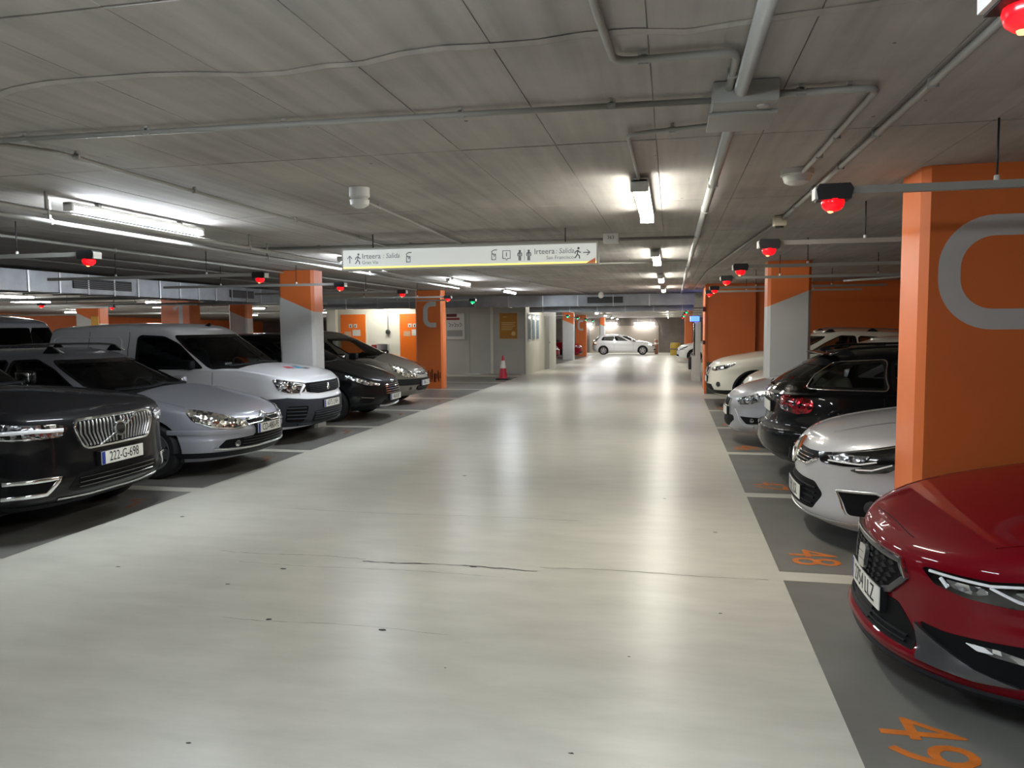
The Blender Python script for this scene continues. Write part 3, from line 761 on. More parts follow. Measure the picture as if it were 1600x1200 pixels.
for i, (x, y, c) in enumerate(((-4.75, 36, 'green'), (-4.75, 40, 'green'), (-4.75, 44, 'green'), (-4.75, 48, 'green'))):
    indicator(x, y, 2.25 + fz(y), 'L', c, '%s green bay light beyond the booth' % ORD[i], 2.0)
for i, (x, y, c) in enumerate(((.6, 28, 'red'), (.6, 31, 'green'), (.6, 34, 'red'), (.6, 37.5, 'green'), (.6, 41, 'red'))):
    indicator(x, y, 2.25 + fz(y), 'R', c, '%s far %s bay light beyond the ticket machine' % (ORD[i], c), 2.0)
for i, (x, y) in enumerate(((-14.9, 13.5), (-14.9, 16.0), (-14.9, 18.4), (-14.9, 22), (-20.6, 30.5))):
    indicator(x, y, 2.28, 'R', 'red', '%s red bay light in the far left aisle' % ORD[i], 2.6)

# ================================================================== hanging exit sign
sg = empty('exit_sign', (-2.02, 7.58, 2.31)); tag(sg, 'long lit white exit sign hanging across the aisle', 'sign')
SW, SH = 2.62, .19
M_signface = mat('sign_face', srgb(176, 178, 174), .4, emit=(.9, .95, .9), es=.09)
M_signink = mat('sign_ink', srgb(84, 88, 98), .5); M_signlight = mat('sign_ink_light', srgb(112, 114, 122), .5)
box('frame', -SW / 2 - .02, SW / 2 + .02, -.05, .05, -.02, SH + .02, M_pipe_paint, sg, .006)
box('face_panel', -SW / 2, SW / 2, -.054, -.05, 0, SH, M_signface, sg)
box('led_edge', -SW / 2, SW / 2, -.056, -.05, .0, .018, mat('led_yellow', srgb(232, 200, 90), .4, emit=(1, .78, .25), es=.25), sg)
prism('corner_flash', [(SW / 2 - .1, 0), (SW / 2 - .01, 0), (SW / 2 - .01, .05)], mat('sign_orange', srgb(214, 120, 70), .4), sg, 'XZ', -.0575, .003)
for q in (-1.0, 1.0): tube('hanger_rod', [(q, 0, SH + .02), (q, 0, CEIL - 2.31)], .006, M_darkpl, sg, 6)
def sf(x, z): return frame((x, -.0545, z), (1, 0, 0), (0, 0, 1))
def icon(polys, x, z, s, m, w):
    strips('icon', [[(a * s, b * s) for a, b in pl] for pl in polys], w, m, sg, sf(x, z))
def walker(): return [arc(.1, .86, .06, 0, 360, 10), [(.05, .7), (0, .35), (.18, .18), (.2, -.05)], [(0, .35), (-.12, .12), (-.25, .0)], [(.04, .68), (-.2, .52), (-.2, .38)], [(.06, .66), (.2, .5), (.32, .5)]]
def hand(): return [[(-.2, .0), (-.2, .55), (.2, .55), (.2, 0), (-.2, 0)], [(-.12, .55), (-.22, .8), (.05, .95), (.35, .95)], [(-.05, .6), (.05, .3), (.15, .5)]]
icon([[(0, 0), (0, .9)], [(-.3, .55), (0, .9), (.3, .55)]], -1.235, .055, .085, M_signink, .009)
icon(walker(), -1.15, .05, .11, M_signink, .011)
text_mesh('lettering', 'Irteera', .078, M_signink, sg, sf(-1.0, .122), align='CENTER', sx=.95)
text_mesh('lettering', ': Salida', .072, M_signlight, sg, sf(-.785, .122), shear=.2, sx=.92)
text_mesh('lettering', 'Gran Via', .05, M_signlight, sg, sf(-1.015, .06))
icon(hand(), -.6, .055, .1, M_signink, .009)
icon(hand(), .29, .055, .1, M_signlight, .009)
icon([[(-.4, .2), (-.4, 1), (.4, 1), (.4, .2), (.12, .2), (0, 0), (-.12, .2), (-.4, .2)], [(0, .4), (0, .82)]], .42, .045, .095, M_signink, .008)
for q, xx in enumerate((.555, .645)):
    icon([arc(0, .92, .07, 0, 360, 10), [(0, .8), (0, .4)], [(-.18, .74), (.18, .74), (.18, .42)], [(-.18, .74), (-.18, .42)], [(-.07, .42), (-.07, 0)], [(.07, .42), (.07, 0)]], xx, .04, .1, M_signink, .011)
icon([[(0, 0), (0, 1.1)]], .6, .04, .1, M_signlight, .003)
text_mesh('lettering', 'Irteera', .078, M_signink, sg, sf(.8, .122), sx=.95)
text_mesh('lettering', ': Salida', .072, M_signlight, sg, sf(1.0, .122), shear=.2, sx=.92)
text_mesh('lettering', 'San Francisco', .05, M_signlight, sg, sf(.955, .06))
icon(walker(), 1.125, .05, .11, M_signink, .011)
icon([[(0, .5), (.8, .5)], [(.45, .8), (.8, .5), (.45, .2)]], 1.18, .06, .085, M_signink, .009)

# ================================================================== traffic cone, ticket machine, alarm items
c = empty('traffic_cone', (-5.16, 23.6, 0)); tag(c, 'red and white traffic cone on the floor by the booth', 'cone')
box('base', -.2, .2, -.2, .2, 0, .045, M_darkpl, c, .01)
M_conered = mat('cone_red', srgb(178, 30, 52), .45)
def rr(z): return .15 - (z - .04) * (.15 - .025) / .72
lathe('lower_cone', [(rr(.045), .045), (rr(.36), .36)], M_conered, c, 28)
lathe('white_band', [(rr(.36) + .003, .36), (rr(.6) + .003, .6)], M_white, c, 28)
lathe('cone_tip', [(rr(.6), .6), (rr(.73), .73), (.012, .76), (0, .765)], M_conered, c, 28)
t = empty('ticket_machine', (.72, 23.6, 0)); tag(t, 'grey ticket machine with black upper panel and blue top sign', 'ticket machine')
box('cabinet', -.12, .14, -.35, .35, 0, .75, M_white, t, .01); box('upper_case', -.02, .14, -.32, .32, .75, 1.75, M_white, t, .01)
box('screen_panel', -.06, -.02, -.3, .3, .78, 1.72, M_gloss, t, .005)
box('top_sign', -.16, .1, -.34, .34, 1.77, 1.92, mat('blue_sign', srgb(32, 60, 200), .3, emit=(.05, .12, .9), es=1.2), t, .008)
box('payment_shelf', -.2, -.12, -.3, .3, .35, .7, M_darkpl, t, .01)
p = empty('alarm_unit', (.8, 19.32, 2.05)); tag(p, 'small dark red alarm unit high on the orange pier corner', 'alarm'); box('case', -.05, .02, -.14, -.03, -.06, .06, mat('alarm_red', srgb(110, 24, 22), .4), p, .01); box('button', -.055, -.05, -.1, -.07, -.015, .015, M_white, p)
p = empty('alarm_unit', (.8, 19.32, 1.25)); tag(p, 'small red call point lower on the orange pier corner', 'alarm'); box('case', -.04, .02, -.13, -.03, -.05, .05, mat('alarm_red', srgb(110, 24, 22), .4), p, .01); box('button', -.045, -.04, -.1, -.07, -.015, .015, M_white, p)
p = empty('barrel', (.3, 52.5, fz(52.5))); tag(p, 'yellow barrel bollard far beyond the ticket machine', 'barrel'); lathe('drum', [(0, 0), (.32, 0), (.36, .4), (.32, .82), (0, .82)], mat('barrel_yellow', srgb(176, 148, 60), .4, metal=.3), p, 20); lathe('drum_hoop', [(.355, .38), (.37, .39), (.37, .44), (.355, .45)], M_dkmetal, p, 20)
p = empty('post', (-1.0, 55.5, fz(55.5))); tag(p, 'short copper post right of the far white hatchback', 'post'); lathe('shaft', [(0, 0), (.12, 0), (.12, 1.0), (.06, 1.06), (0, 1.06)], mat('copper_post', srgb(150, 100, 80), .4), p, 14); lathe('collar', [(.12, .7), (.14, .72), (.14, .78), (.12, .8)], M_white, p, 14)
# ================================================================== car construction kit
def pchip(pts):
    pts = sorted(pts); x = np.array([p[0] for p in pts], float); y = np.array([p[1] for p in pts], float)
    if len(x) == 1: return lambda q: np.full_like(np.asarray(q, float), y[0])
    h = np.diff(x); d = np.diff(y) / h
    m = np.zeros_like(x); m[0], m[-1] = d[0], d[-1]
    for i in range(1, len(x) - 1):
        if d[i - 1] * d[i] > 0:
            w1, w2 = 2 * h[i] + h[i - 1], h[i] + 2 * h[i - 1]
            m[i] = (w1 + w2) / (w1 / d[i - 1] + w2 / d[i])
    def f(q):
        q = np.clip(np.asarray(q, float), x[0], x[-1]); i = np.clip(np.searchsorted(x, q) - 1, 0, len(h) - 1)
        t = (q - x[i]) / h[i]
        return ((1 + 2 * t) * (1 - t) ** 2 * y[i] + t * (1 - t) ** 2 * h[i] * m[i] + t * t * (3 - 2 * t) * y[i + 1] + t * t * (t - 1) * h[i] * m[i + 1])
    return f

def in_poly(P, poly):
    x, y = P[:, 0], P[:, 1]; r = np.zeros(len(P), bool); n = len(poly)
    for i in range(n):
        x1, y1 = poly[i]; x2, y2 = poly[(i + 1) % n]
        if y1 == y2: continue
        c = ((y1 > y) != (y2 > y)) & (x < (x2 - x1) * (y - y1) / (y2 - y1) + x1)
        r ^= c
    return r
def resample(poly, step, closed=True):
    out = []; n = len(poly)
    for i in range(n if closed else n - 1):
        a = np.array(poly[i], float); b = np.array(poly[(i + 1) % n], float)
        k = max(1, int(np.ceil(np.linalg.norm(b - a) / step)))
        for j in range(k): out.append(tuple(a + (b - a) * j / k))
    if not closed: out.append(tuple(poly[-1]))
    return out
def smooth_poly(poly, r=0.03, seg=4):
    """round the corners of a closed 2D polygon"""
    P = [np.array(p, float) for p in poly]; out = []; n = len(P)
    for i in range(n):
        a, b, c = P[i - 1], P[i], P[(i + 1) % n]
        d1, d2 = a - b, c - b; l1, l2 = np.linalg.norm(d1), np.linalg.norm(d2)
        rr = min(r, .45 * l1, .45 * l2)
        p1, p2 = b + d1 / l1 * rr, b + d2 / l2 * rr
        for k in range(seg + 1):
            t = k / seg; out.append(tuple((1 - t) ** 2 * p1 + 2 * t * (1 - t) * b + t * t * p2))
    return out

class Loft:
    def __init__(s, xF, xR, w, front, rear, side, aF, nF, aR, nR, zb, zt, crown, taper=None, slant=False, nf=34, ns=70, nr=26, M=26, R=9):
        s.zb, s.zt, s.crown = zb, zt, crown
        def prof(lst, x):
            b, t = float(zb(x)), float(zt(x))
            return pchip([((z - b) / (t - b), d) for z, d in lst])
        fp, rp, sp = prof(front, xF), prof(rear, xR), prof(side, (xF + xR) / 2)
        S = np.concatenate([np.linspace(0, .86, M), np.linspace(.86, 1, 9)[1:]])
        def arc_phi(a, n, k):
            ph = np.linspace(0, PI / 2, 600); x = a * np.cos(ph).clip(0) ** (2 / n); y = w * np.sin(ph).clip(0) ** (2 / n)
            l = np.concatenate([[0], np.cumsum(np.hypot(np.diff(x), np.diff(y)))])
            return np.interp(np.linspace(0, l[-1], k + 1), l, ph)
        pf, pr = arc_phi(aF, nF, nf), arc_phi(aR, nR, nr)
        K = nf + ns + nr; P = np.zeros((K + 1, len(S), 3))
        for j, q in enumerate(S):
            xf = xF - float(fp(q)); xr = xR + float(rp(q)); wy = w - float(sp(q))
            sf = xf - aF if slant else xF - aF
            sr = xr + aR if slant else xR + aR
            cf, sn = np.cos(pf).clip(0) ** (2 / nF), np.sin(pf).clip(0) ** (2 / nF)
            P[:nf + 1, j, 0] = sf + (xf - sf) * cf; P[:nf + 1, j, 1] = wy * sn
            xs = np.linspace(sf, sr, ns + 1)
            P[nf:nf + ns + 1, j, 0] = xs; P[nf:nf + ns + 1, j, 1] = wy
            cr, sn = np.cos(pr[::-1]).clip(0) ** (2 / nR), np.sin(pr[::-1]).clip(0) ** (2 / nR)
            P[nf + ns:, j, 0] = sr + (xr - sr) * cr; P[nf + ns:, j, 1] = wy * sn
            if taper is not None: P[:, j, 1] *= taper(P[:, j, 0])
            x = P[:, j, 0]
            P[:, j, 2] = zb(x) + (zt(x) - zb(x)) * q
        P[0, :, 1] = 0; P[K, :, 1] = 0
        s.P, s.K, s.M, s.nf, s.ns = P, K, len(S) - 1, nf, ns
        mid = P[:, len(S) // 2, :2]
        s.acol = np.concatenate([[0], np.cumsum(np.maximum(1e-5, np.hypot(*np.diff(mid, axis=0).T)))])
        s.atot = s.acol[-1]
        s.af = s.acol[nf]
        # ---- full vertex set: grid columns -K..K-1, then cap rings
        nj = len(S); cols = np.arange(2 * K); sc = np.where(cols <= K, cols, cols - 2 * K)
        G = P[np.abs(sc)].copy(); G[sc < 0, :, 1] *= -1
        s.A = np.repeat(np.where(sc >= 0, s.acol[np.abs(sc)], -s.acol[np.abs(sc)])[:, None], nj, 1)
        V = list(G.reshape(-1, 3)); idx = lambda c, j: (c % (2 * K)) * nj + j
        F = []; kind = []
        for c in range(2 * K):
            for j in range(nj - 1):
                F.append((idx(c, j), idx(c + 1, j), idx(c + 1, j + 1), idx(c, j + 1))); kind.append(0)
        ring = {}
        cen = {}
        for c in range(2 * K):
            top = idx(c, nj - 1); ring[(c, 0)] = top
            x, y, z = V[top]; k = abs(sc[c])
            for r in range(1, R + 1):
                if k == 0 or k == K: ring[(c, r)] = top; continue
                if r == R:
                    if k not in cen:
                        cen[k] = len(V); V.append(np.array((x, 0, float(zt(x)) + float(crown(x)))))
                    ring[(c, r)] = cen[k]; continue
                f = 1 - r / R
                ring[(c, r)] = len(V); V.append(np.array((x, y * f, float(zt(x)) + float(crown(x)) * (1 - f * f))))
        for c in range(2 * K):
            for r in range(R):
                q = [ring[(c, r)], ring[((c + 1) % (2 * K), r)], ring[((c + 1) % (2 * K), r + 1)], ring[(c, r + 1)]]
                u = []
                for v in q:
                    if v not in u: u.append(v)
                if len(u) >= 3: F.append(tuple(u)); kind.append(1)
        s.V = np.array(V); s.F = F; s.kind = np.array(kind); s.ngrid = 2 * K * nj
        s.bottom = [idx(c, 0) for c in range(2 * K)]
    def ev(s, A, Z):
        A = np.asarray(A, float); Z = np.asarray(Z, float)
        k = np.interp(np.abs(A), s.acol, np.arange(s.K + 1)); k0 = np.minimum(k.astype(int), s.K - 1); t = k - k0
        out = np.zeros((len(A), 3))
        for dk, wgt in ((0, 1 - t), (1, t)):
            kk = k0 + dk; r = np.zeros((len(A), 3))
            for u in np.unique(kk):
                m = kk == u; c = s.P[u]
                for ax in range(3): r[m, ax] = np.interp(Z[m], c[:, 2], c[:, ax])
            out += r * wgt[:, None]
        out[:, 1] *= np.where(A < 0, -1, 1)
        return out
    def nrm(s, A, Z, e=.012):
        A = np.asarray(A, float); Z = np.asarray(Z, float)
        da = s.ev(A + e, Z) - s.ev(A - e, Z); dz = s.ev(A, Z + e) - s.ev(A, Z - e)
        n = np.cross(da, dz); l = np.linalg.norm(n, axis=1); bad = l < 1e-9
        n[bad] = (0, 0, 1); l[bad] = 1
        return n / l[:, None]
    def a_of_x(s, x, z):
        xs = np.array([np.interp(z, s.P[k, :, 2], s.P[k, :, 0]) for k in range(s.K + 1)])
        return float(np.interp(-x, -xs, s.acol)) if True else 0
    def cut(s, polys):
        """remove grid faces inside the (a,z) outlines, draw the rim onto the outline"""
        nv = s.ngrid; AZ = np.c_[s.A.reshape(-1), s.V[:nv, 2]]
        keep = np.ones(len(s.F), bool); gf = np.where(s.kind == 0)[0]
        FA = np.array([s.F[i] for i in gf]); 
        for poly in polys:
            cen = AZ[FA].copy()
            # columns next to the rear seam jump in a: ignore those faces
            ok = (cen[:, :, 0].max(1) - cen[:, :, 0].min(1)) < 1.0
            ins = in_poly(cen.mean(1), poly) & ok
            keep[gf[ins]] = False
            dv = np.zeros(nv, bool); dv[FA[ins].ravel()] = True
            kv = np.zeros(nv, bool); kv[FA[keep[gf]].ravel()] = True
            b = np.where(dv & kv)[0]
            if len(b) == 0: continue
            Q = np.array(poly + [poly[0]], float); best = np.full(len(b), 1e9); pos = AZ[b].copy()
            for i in range(len(Q) - 1):
                d = Q[i + 1] - Q[i]; L2 = (d ** 2).sum()
                if L2 < 1e-12: continue
                t = np.clip(((AZ[b] - Q[i]) @ d) / L2, 0, 1); p = Q[i] + t[:, None] * d; dist = ((AZ[b] - p) ** 2).sum(1)
                u = dist < best; best[u] = dist[u]; pos[u] = p[u]
            s.V[b] = s.ev(pos[:, 0], pos[:, 1])
        s.F = [f for f, k in zip(s.F, keep) if k]; s.kind = s.kind[keep]

def fill2d(poly, step):
    """triangulated interior of a 2D polygon with inner points"""
    P = resample(poly, step); A = np.array(P)
    mn, mx = A.min(0), A.max(0)
    gx = np.arange(mn[0] + step / 2, mx[0], step); gy = np.arange(mn[1] + step / 2, mx[1], step)
    pts = [Vector(p) for p in P]; n = len(P)
    if len(gx) and len(gy):
        G = np.array([(x + (step / 2 if j % 2 else 0), y) for j, y in enumerate(gy) for x in gx]); G = G[in_poly(G, P)]
        if len(G):
            dmin = np.full(len(G), 9.0)
            for i in range(n):
                a, b = A[i], A[(i + 1) % n]; d = b - a; L2 = max((d ** 2).sum(), 1e-12)
                t = np.clip(((G - a) @ d) / L2, 0, 1); dmin = np.minimum(dmin, np.linalg.norm(G - (a + t[:, None] * d), axis=1))
            pts += [Vector(p) for p in G[dmin > step * .45]]
    r = delaunay_2d_cdt(pts, [], [list(range(n))], 1, 1e-6)
    return np.array([tuple(v) for v in r[0]]), [tuple(f) for f in r[2]], n

def car_wheel(name, R, parent, x, y, side, spokes=5, rim_m=None, style='spoke'):
    """wheel = tyre with rim, brake disc as sub-parts; side=+1: outer face towards +y"""
    w = .105; rr = R * .66
    key = ('wheel', round(R, 3), spokes, style, rim_m.name)
    if key not in CACHE:
        t = lathe('tmp', [(rr, -w * .85), (rr + .02, -w), (R - .035, -w * 1.05), (R - .008, -w * .8), (R, -w * .4), (R, w * .4), (R - .008, w * .8), (R - .035, w * 1.05), (rr + .02, w), (rr, w * .85), (rr - .005, 0), (rr, -w * .85)], M_tyre, None, 40, 'Y')
        bm = bmesh.new()
        def ring(r0, r1, y0, y1, n=40):
            vs = [[bm.verts.new((r * math.cos(2 * PI * j / n), yy, r * math.sin(2 * PI * j / n))) for j in range(n)] for r, yy in ((r0, y0), (r1, y1))]
            for j in range(n): bm.faces.new((vs[0][j], vs[0][(j + 1) % n], vs[1][(j + 1) % n], vs[1][j]))
        ring(rr + .004, rr - .012, w * .9, w * .93); ring(rr - .012, rr - .03, w * .93, w * .55); ring(rr - .03, rr - .035, w * .55, -w * .8)
        for i in range(spokes):
            a = 2 * PI * i / spokes + PI / 2; ca, sa = math.cos(a), math.sin(a)
            def P(r, t, yy): return bm.verts.new((r * ca - t * sa, yy, r * sa + t * ca))
            w0, w1 = (.055, .028) if spokes <= 6 else (.03, .018)
            if style == 'hubcap': w0, w1 = .07, .05
            q = [P(.04, -w0, w * .62), P(.04, w0, w * .62), P(rr - .02, w1, w * .78), P(rr - .02, -w1, w * .78), P(.04, -w0, w * .3), P(.04, w0, w * .3), P(rr - .02, w1, w * .4), P(rr - .02, -w1, w * .4)]
            for f in ((0, 1, 2, 3), (0, 3, 7, 4), (1, 5, 6, 2)): bm.faces.new([q[k] for k in f])
        ring(.0001, .06, w * .72, w * .7, 20); ring(.06, .075, w * .7, w * .5, 20)
        bmesh.ops.recalc_face_normals(bm, faces=bm.faces)
        me = bpy.data.meshes.new('rim'); bm.to_mesh(me); bm.free(); me.materials.append(rim_m); me.polygons.foreach_set('use_smooth', [True] * len(me.polygons)); me.set_sharp_from_angle(angle=.6)
        d = lathe('tmp2', [(0, w * .15), (rr * .85, w * .15), (rr * .85, w * .05), (rr - .02, -w * .4), (0, -w * .4)], M_dkmetal if style != 'hubcap' else M_darkpl, None, 28, 'Y')
        CACHE[key] = (t.data, me, d.data)
        bpy.data.objects.remove(t); bpy.data.objects.remove(d)
    t, r, d = CACHE[key]
    o = link(bpy.data.objects.new(name, t), parent); o.location = (x, y - side * w, R)
    if side < 0: o.rotation_euler = (0, 0, PI)
    link(bpy.data.objects.new('rim', r), o); link(bpy.data.objects.new('brake_disc', d), o)
    return o
CACHE = {}

def soft_box(name, size, m, parent, loc, rot=(0, 0, 0), bevel=.04, seg=3):
    key = ('sb', name, size, bevel, m.name)
    if key not in CACHE:
        bm = bmesh.new(); a, b, c = (q / 2 for q in size); add_box(bm, -a, a, -b, b, -c, c, bevel, seg)
        me = bpy.data.meshes.new(name); bmesh.ops.recalc_face_normals(bm, faces=bm.faces); bm.to_mesh(me); bm.free(); me.materials.append(m)
        me.polygons.foreach_set('use_smooth', [True] * len(me.polygons)); me.set_sharp_from_angle(angle=.9)
        CACHE[key] = me
    o = link(bpy.data.objects.new(name, CACHE[key]), parent); o.location = loc; o.rotation_euler = rot
    return o

class Car:
    """local frame: +x forward, +y car's left, ground at z=0; d = distance behind the nose"""
    def __init__(s, name, label, group, loc, rz, m, L, W, H, over, wb, R, zb, zt, front, rear, side, aF=.8, nF=3.0, aR=.6, nR=3.5, crown=((0, 0), (.35, .04), (1.3, .05)),
                 dW=1.25, roof=((2.0, 1.4), (2.8, 1.42), (3.9, 1.36)), dB=None, zR=None, wroof=.58, inset=.05, caF=.5, cnF=2.3, caR=.35, cnR=2.6, rear_h=.0, win=(), wsA=.86, wsz=(.06, .075), rwA=.82, rwz=(.08, .1),
                 doors=(1.35, 2.45, 3.4), zbump=.6, spokes=5, rim=None, rimstyle='spoke', glass_m=None, seat_m=None, lod=1, taper=None, rear_glass=True, ws_m=None, arch=.05, seats=True, mir=(.42, .06), mir_m=None, fold=False):
        s.root = empty(name, loc, rz); tag(s.root, label, 'car' if 'van' not in name else 'van', group)
        s.L, s.W, s.H, s.m, s.R, s.loc = L, W, H, m, R, loc
        X = lambda d: L / 2 - d
        s.X = X
        g = s.glass_m = glass_m or M_glass
        fzb = pchip([(X(d), z) for d, z in zb]); fzt = pchip([(X(d), z) for d, z in zt]); fcr = pchip([(X(d), z) for d, z in crown])
        tp = pchip([(X(d), k) for d, k in taper]) if taper else None
        q = lod
        s.body = Loft(L / 2, -L / 2, W / 2, front, rear, side, aF, nF, aR, nR, fzb, fzt, fcr, tp, nf=int(34 * q), ns=int(84 * q), nr=int(26 * q), M=int(26 * q))
        d1, dE = roof[0][0], roof[-1][0]
        dB = dB or L - .15
        z0 = float(fzt(X(dW))) - .03; zr0 = roof[0][1]; zrE = roof[-1][1]; zB = float(fzt(X(dB))) - .03
        fbase = lambda x: fzt(x) - .03
        froof = pchip([(X(d), z) for d, z in roof])
        dxf = d1 - dW
        hf = zr0 - z0
        fp = [(z0, 0), (z0 + .3 * hf, dxf * .275), (z0 + .62 * hf, dxf * .6), (z0 + .86 * hf, dxf * .855), (z0 + .95 * hf, dxf * .97), (zr0, dxf * 1.09)]
        dxr = dB - dE; hr = zrE - zB
        rp = [(zB, 0), (zB + .3 * hr, dxr * .22), (zB + .62 * hr, dxr * .55), (zB + .86 * hr, dxr * .83), (zB + .95 * hr, dxr * .96), (zrE, dxr + .06)]
        zm0 = float(fbase((X(dW) + X(dB)) / 2)); zm1 = float(froof((X(dW) + X(dB)) / 2)); hs = zm1 - zm0; ins = W / 2 - inset - wroof
        sp = [(zm0, 0), (zm0 + .3 * hs, ins * .2), (zm0 + .6 * hs, ins * .48), (zm0 + .85 * hs, ins * .76), (zm0 + .94 * hs, ins * .9), (zm0 + .98 * hs, ins + .01), (zm1, ins + .05)]
        s.cab = Loft(X(dW), X(dB), W / 2 - inset, fp, rp, sp, caF, cnF, caR, cnR, fbase, froof, pchip([(-9, .035), (9, .035)]), tp, slant=True, nf=int(26 * q), ns=int(70 * q), nr=int(20 * q), M=int(20 * q))
        s.xwf, s.xwr = X(over), X(over + wb)
        # ---- wheel openings
        polys = []; s.arch_r = R + arch
        for xw in (s.xwf, s.xwr):
            circ = [(xw + s.arch_r * math.cos(t), R + s.arch_r * math.sin(t)) for t in np.linspace(-.6, PI + .6, 40)]
            az = [(s.body.a_of_x(x, max(z, .3)), z) for x, z in circ]
            polys += [az, [(-a, z) for a, z in az][::-1]]
        s.body.cut(polys)
        # ---- windows
        wins = []
        af = s.cab.af
        ws = smooth_poly(resample([(-af * wsA, z0 + wsz[0]), (af * wsA, z0 + wsz[0]), (af * wsA, zr0 - wsz[1]), (-af * wsA, zr0 - wsz[1])], .5), .05)
        wins.append(('windshield', ws, ws_m or M_glass))
        if rear_glass:
            ab = s.cab.acol[-1] - s.cab.acol[s.cab.nf + s.cab.ns]; T = s.cab.atot
            for sg in (1, -1):
                rw = [(T - .001, zB + rwz[0]), (T - ab * rwA, zB + rwz[0]), (T - ab * rwA, zrE - rwz[1]), (T - .001, zrE - rwz[1])]
                if sg < 0: rw = [(-a, z) for a, z in rw][::-1]
                wins.append(('rear_window', rw, g))
        for poly in win:
            pp = smooth_poly([(X(d), z) for d, z in poly], .045)
            az = [(s.cab.a_of_x(x, z), z) for x, z in resample(pp, .04)]
            if np.array(az)[:, 0].max() - np.array(az)[:, 0].min() < .03: continue
            ar = sum(az[i][0] * az[(i + 1) % len(az)][1] - az[(i + 1) % len(az)][0] * az[i][1] for i in range(len(az)))
            if ar < 0: az = az[::-1]
            wins.append(('side_window', az, g)); wins.append(('side_window', [(-a, z) for a, z in az][::-1], g))
        s.cab.cut([w[1] for w in wins])
        # ---- split painted skin into panels
        def emit(loft, cls):
            Vv = loft.V; N = np.zeros_like(Vv)
            tri = []
            for f in loft.F:
                tri.append((f[0], f[1], f[2])); 
                if len(f) == 4: tri.append((f[0], f[2], f[3]))
            tri = np.array(tri); n = np.cross(Vv[tri[:, 1]] - Vv[tri[:, 0]], Vv[tri[:, 2]] - Vv[tri[:, 0]])
            for k in range(3): np.add.at(N, tri[:, k], n)
            N /= np.maximum(np.linalg.norm(N, axis=1), 1e-12)[:, None]
            groups = {}
            for f, kd in zip(loft.F, loft.kind):
                c = Vv[list(f)].mean(0); nm = cls(c, kd, f)
                if nm: groups.setdefault(nm, []).append(f)
            for nm, fs in groups.items():
                used = sorted(set(v for f in fs for v in f)); mp = {v: i for i, v in enumerate(used)}
                o = mesh_obj(nm.split('|')[0], Vv[used], [[mp[v] for v in f] for f in fs], m, s.root, True)
                o.data.normals_split_custom_set_from_vertices([tuple(N[v]) for v in used])
        xcow, xcr = X(dW) , X(dB)
        wc = W / 2 - inset
        dsx = [X(d) for d in doors]
        xfa, xra = s.xwf + s.arch_r * .9, s.xwr - s.arch_r * .9
        def cb(c, kd, f):
            x, y, z = c
            if kd == 1:
                if x > xcow - .06: 
                    lim = .93 * np.interp(x, [xcow - .1, L / 2 - .2, L / 2], [wc + .02, W / 2 * .88, W / 2 * .8])
                    return 'hood' if abs(y) < lim else 'body_shell'
                if x < xcr + .06: return 'body_shell'
                return None if abs(y) < wc - .05 else 'body_shell'
            if x > xfa and z < zbump: return 'front_bumper'
            if x < xra and z < zbump: return 'rear_bumper'
            if abs(y) > W * .3 and z > float(fzb(x)) + .1:
                for i in range(len(dsx) - 1):
                    if dsx[i + 1] < x < dsx[i]: return 'door|%d%s' % (i, y > 0)
            return 'body_shell'
        emit(s.body, cb)
        emit(s.cab, lambda c, kd, f: 'roof' if kd == 1 else 'cabin_frame')
        # underbody
        bt = s.body.bottom; n = len(bt)
        vb = [s.body.V[i] * np.array((.97, .93, 1)) + np.array((0, 0, .02)) for i in bt]
        mesh_obj('underbody', vb, [tuple(range(n))[::-1]], M_blackpl, s.root)
        # panes with dark seals
        for nm, az, gm in wins:
            o = s.patch(nm, az, gm, 'cab', -.004, 0, step=.06)
            c = np.array(az).mean(0)
            if nm == 'rear_window': continue
            s.ribbon('window_seal', az + [az[0]], .03 if nm != 'windshield' else .045, M_gloss, 'cab', .003, .008, parent=o)
        # wheels and wells
        for xw in (s.xwf, s.xwr):
            for sd in (1, -1):
                car_wheel('wheel', R, s.root, xw, sd * (W / 2 - .035), sd, spokes, rim or M_alloy, rimstyle)
                V, F = [], []; k = 16; r = s.arch_r + .012
                for i in range(k + 1):
                    t = -.35 + (PI + .7) * i / k
                    for yy in (W / 2 - .05, W / 2 - .42): V.append((xw + r * math.cos(t), sd * yy, R + r * math.sin(t)))
                for i in range(k): F.append((2 * i, 2 * i + 1, 2 * i + 3, 2 * i + 2))
                F.append(tuple(2 * i + 1 for i in range(k + 1)))
                mesh_obj('wheel_well', V, F, M_blackpl, s.root)
        # interior
        if seats:
            zc = float(fzt(X(dW + .9))); sm = seat_m or M_seat
            box('cabin_floor', X(dB) + .15, X(dW) - .05, -wc + .12, wc - .12, .3, .42, M_interior, s.root)
            soft_box('dashboard', (.55, 2 * wc - .2, .28), M_interior, s.root, (X(dW) - .42, 0, z0 - .1), (0, .12, 0), .08)
            for sd in (1, -1):
                st = soft_box('front_seat', (.16, .5, .75), sm, s.root, (X(d1 + .62), sd * .37, zc - .12), (0, -.25, 0), .06)
                soft_box('headrest', (.1, .26, .2), sm, st, (-.02, 0, .48), (0, .1, 0), .05)
            st = soft_box('rear_seat', (.18, 1.25, .7), sm, s.root, (X(min(d1 + 1.6, dB - .5)), 0, zc - .16), (0, -.3, 0), .06)
            sw = link(bpy.data.objects.new('steering_wheel', torus_mesh()), s.root); sw.location = (X(dW + .72), .36, z0 + .0); sw.rotation_euler = (0, PI / 2 - .5, 0)
        # mirrors
        zmir = z0 + .06
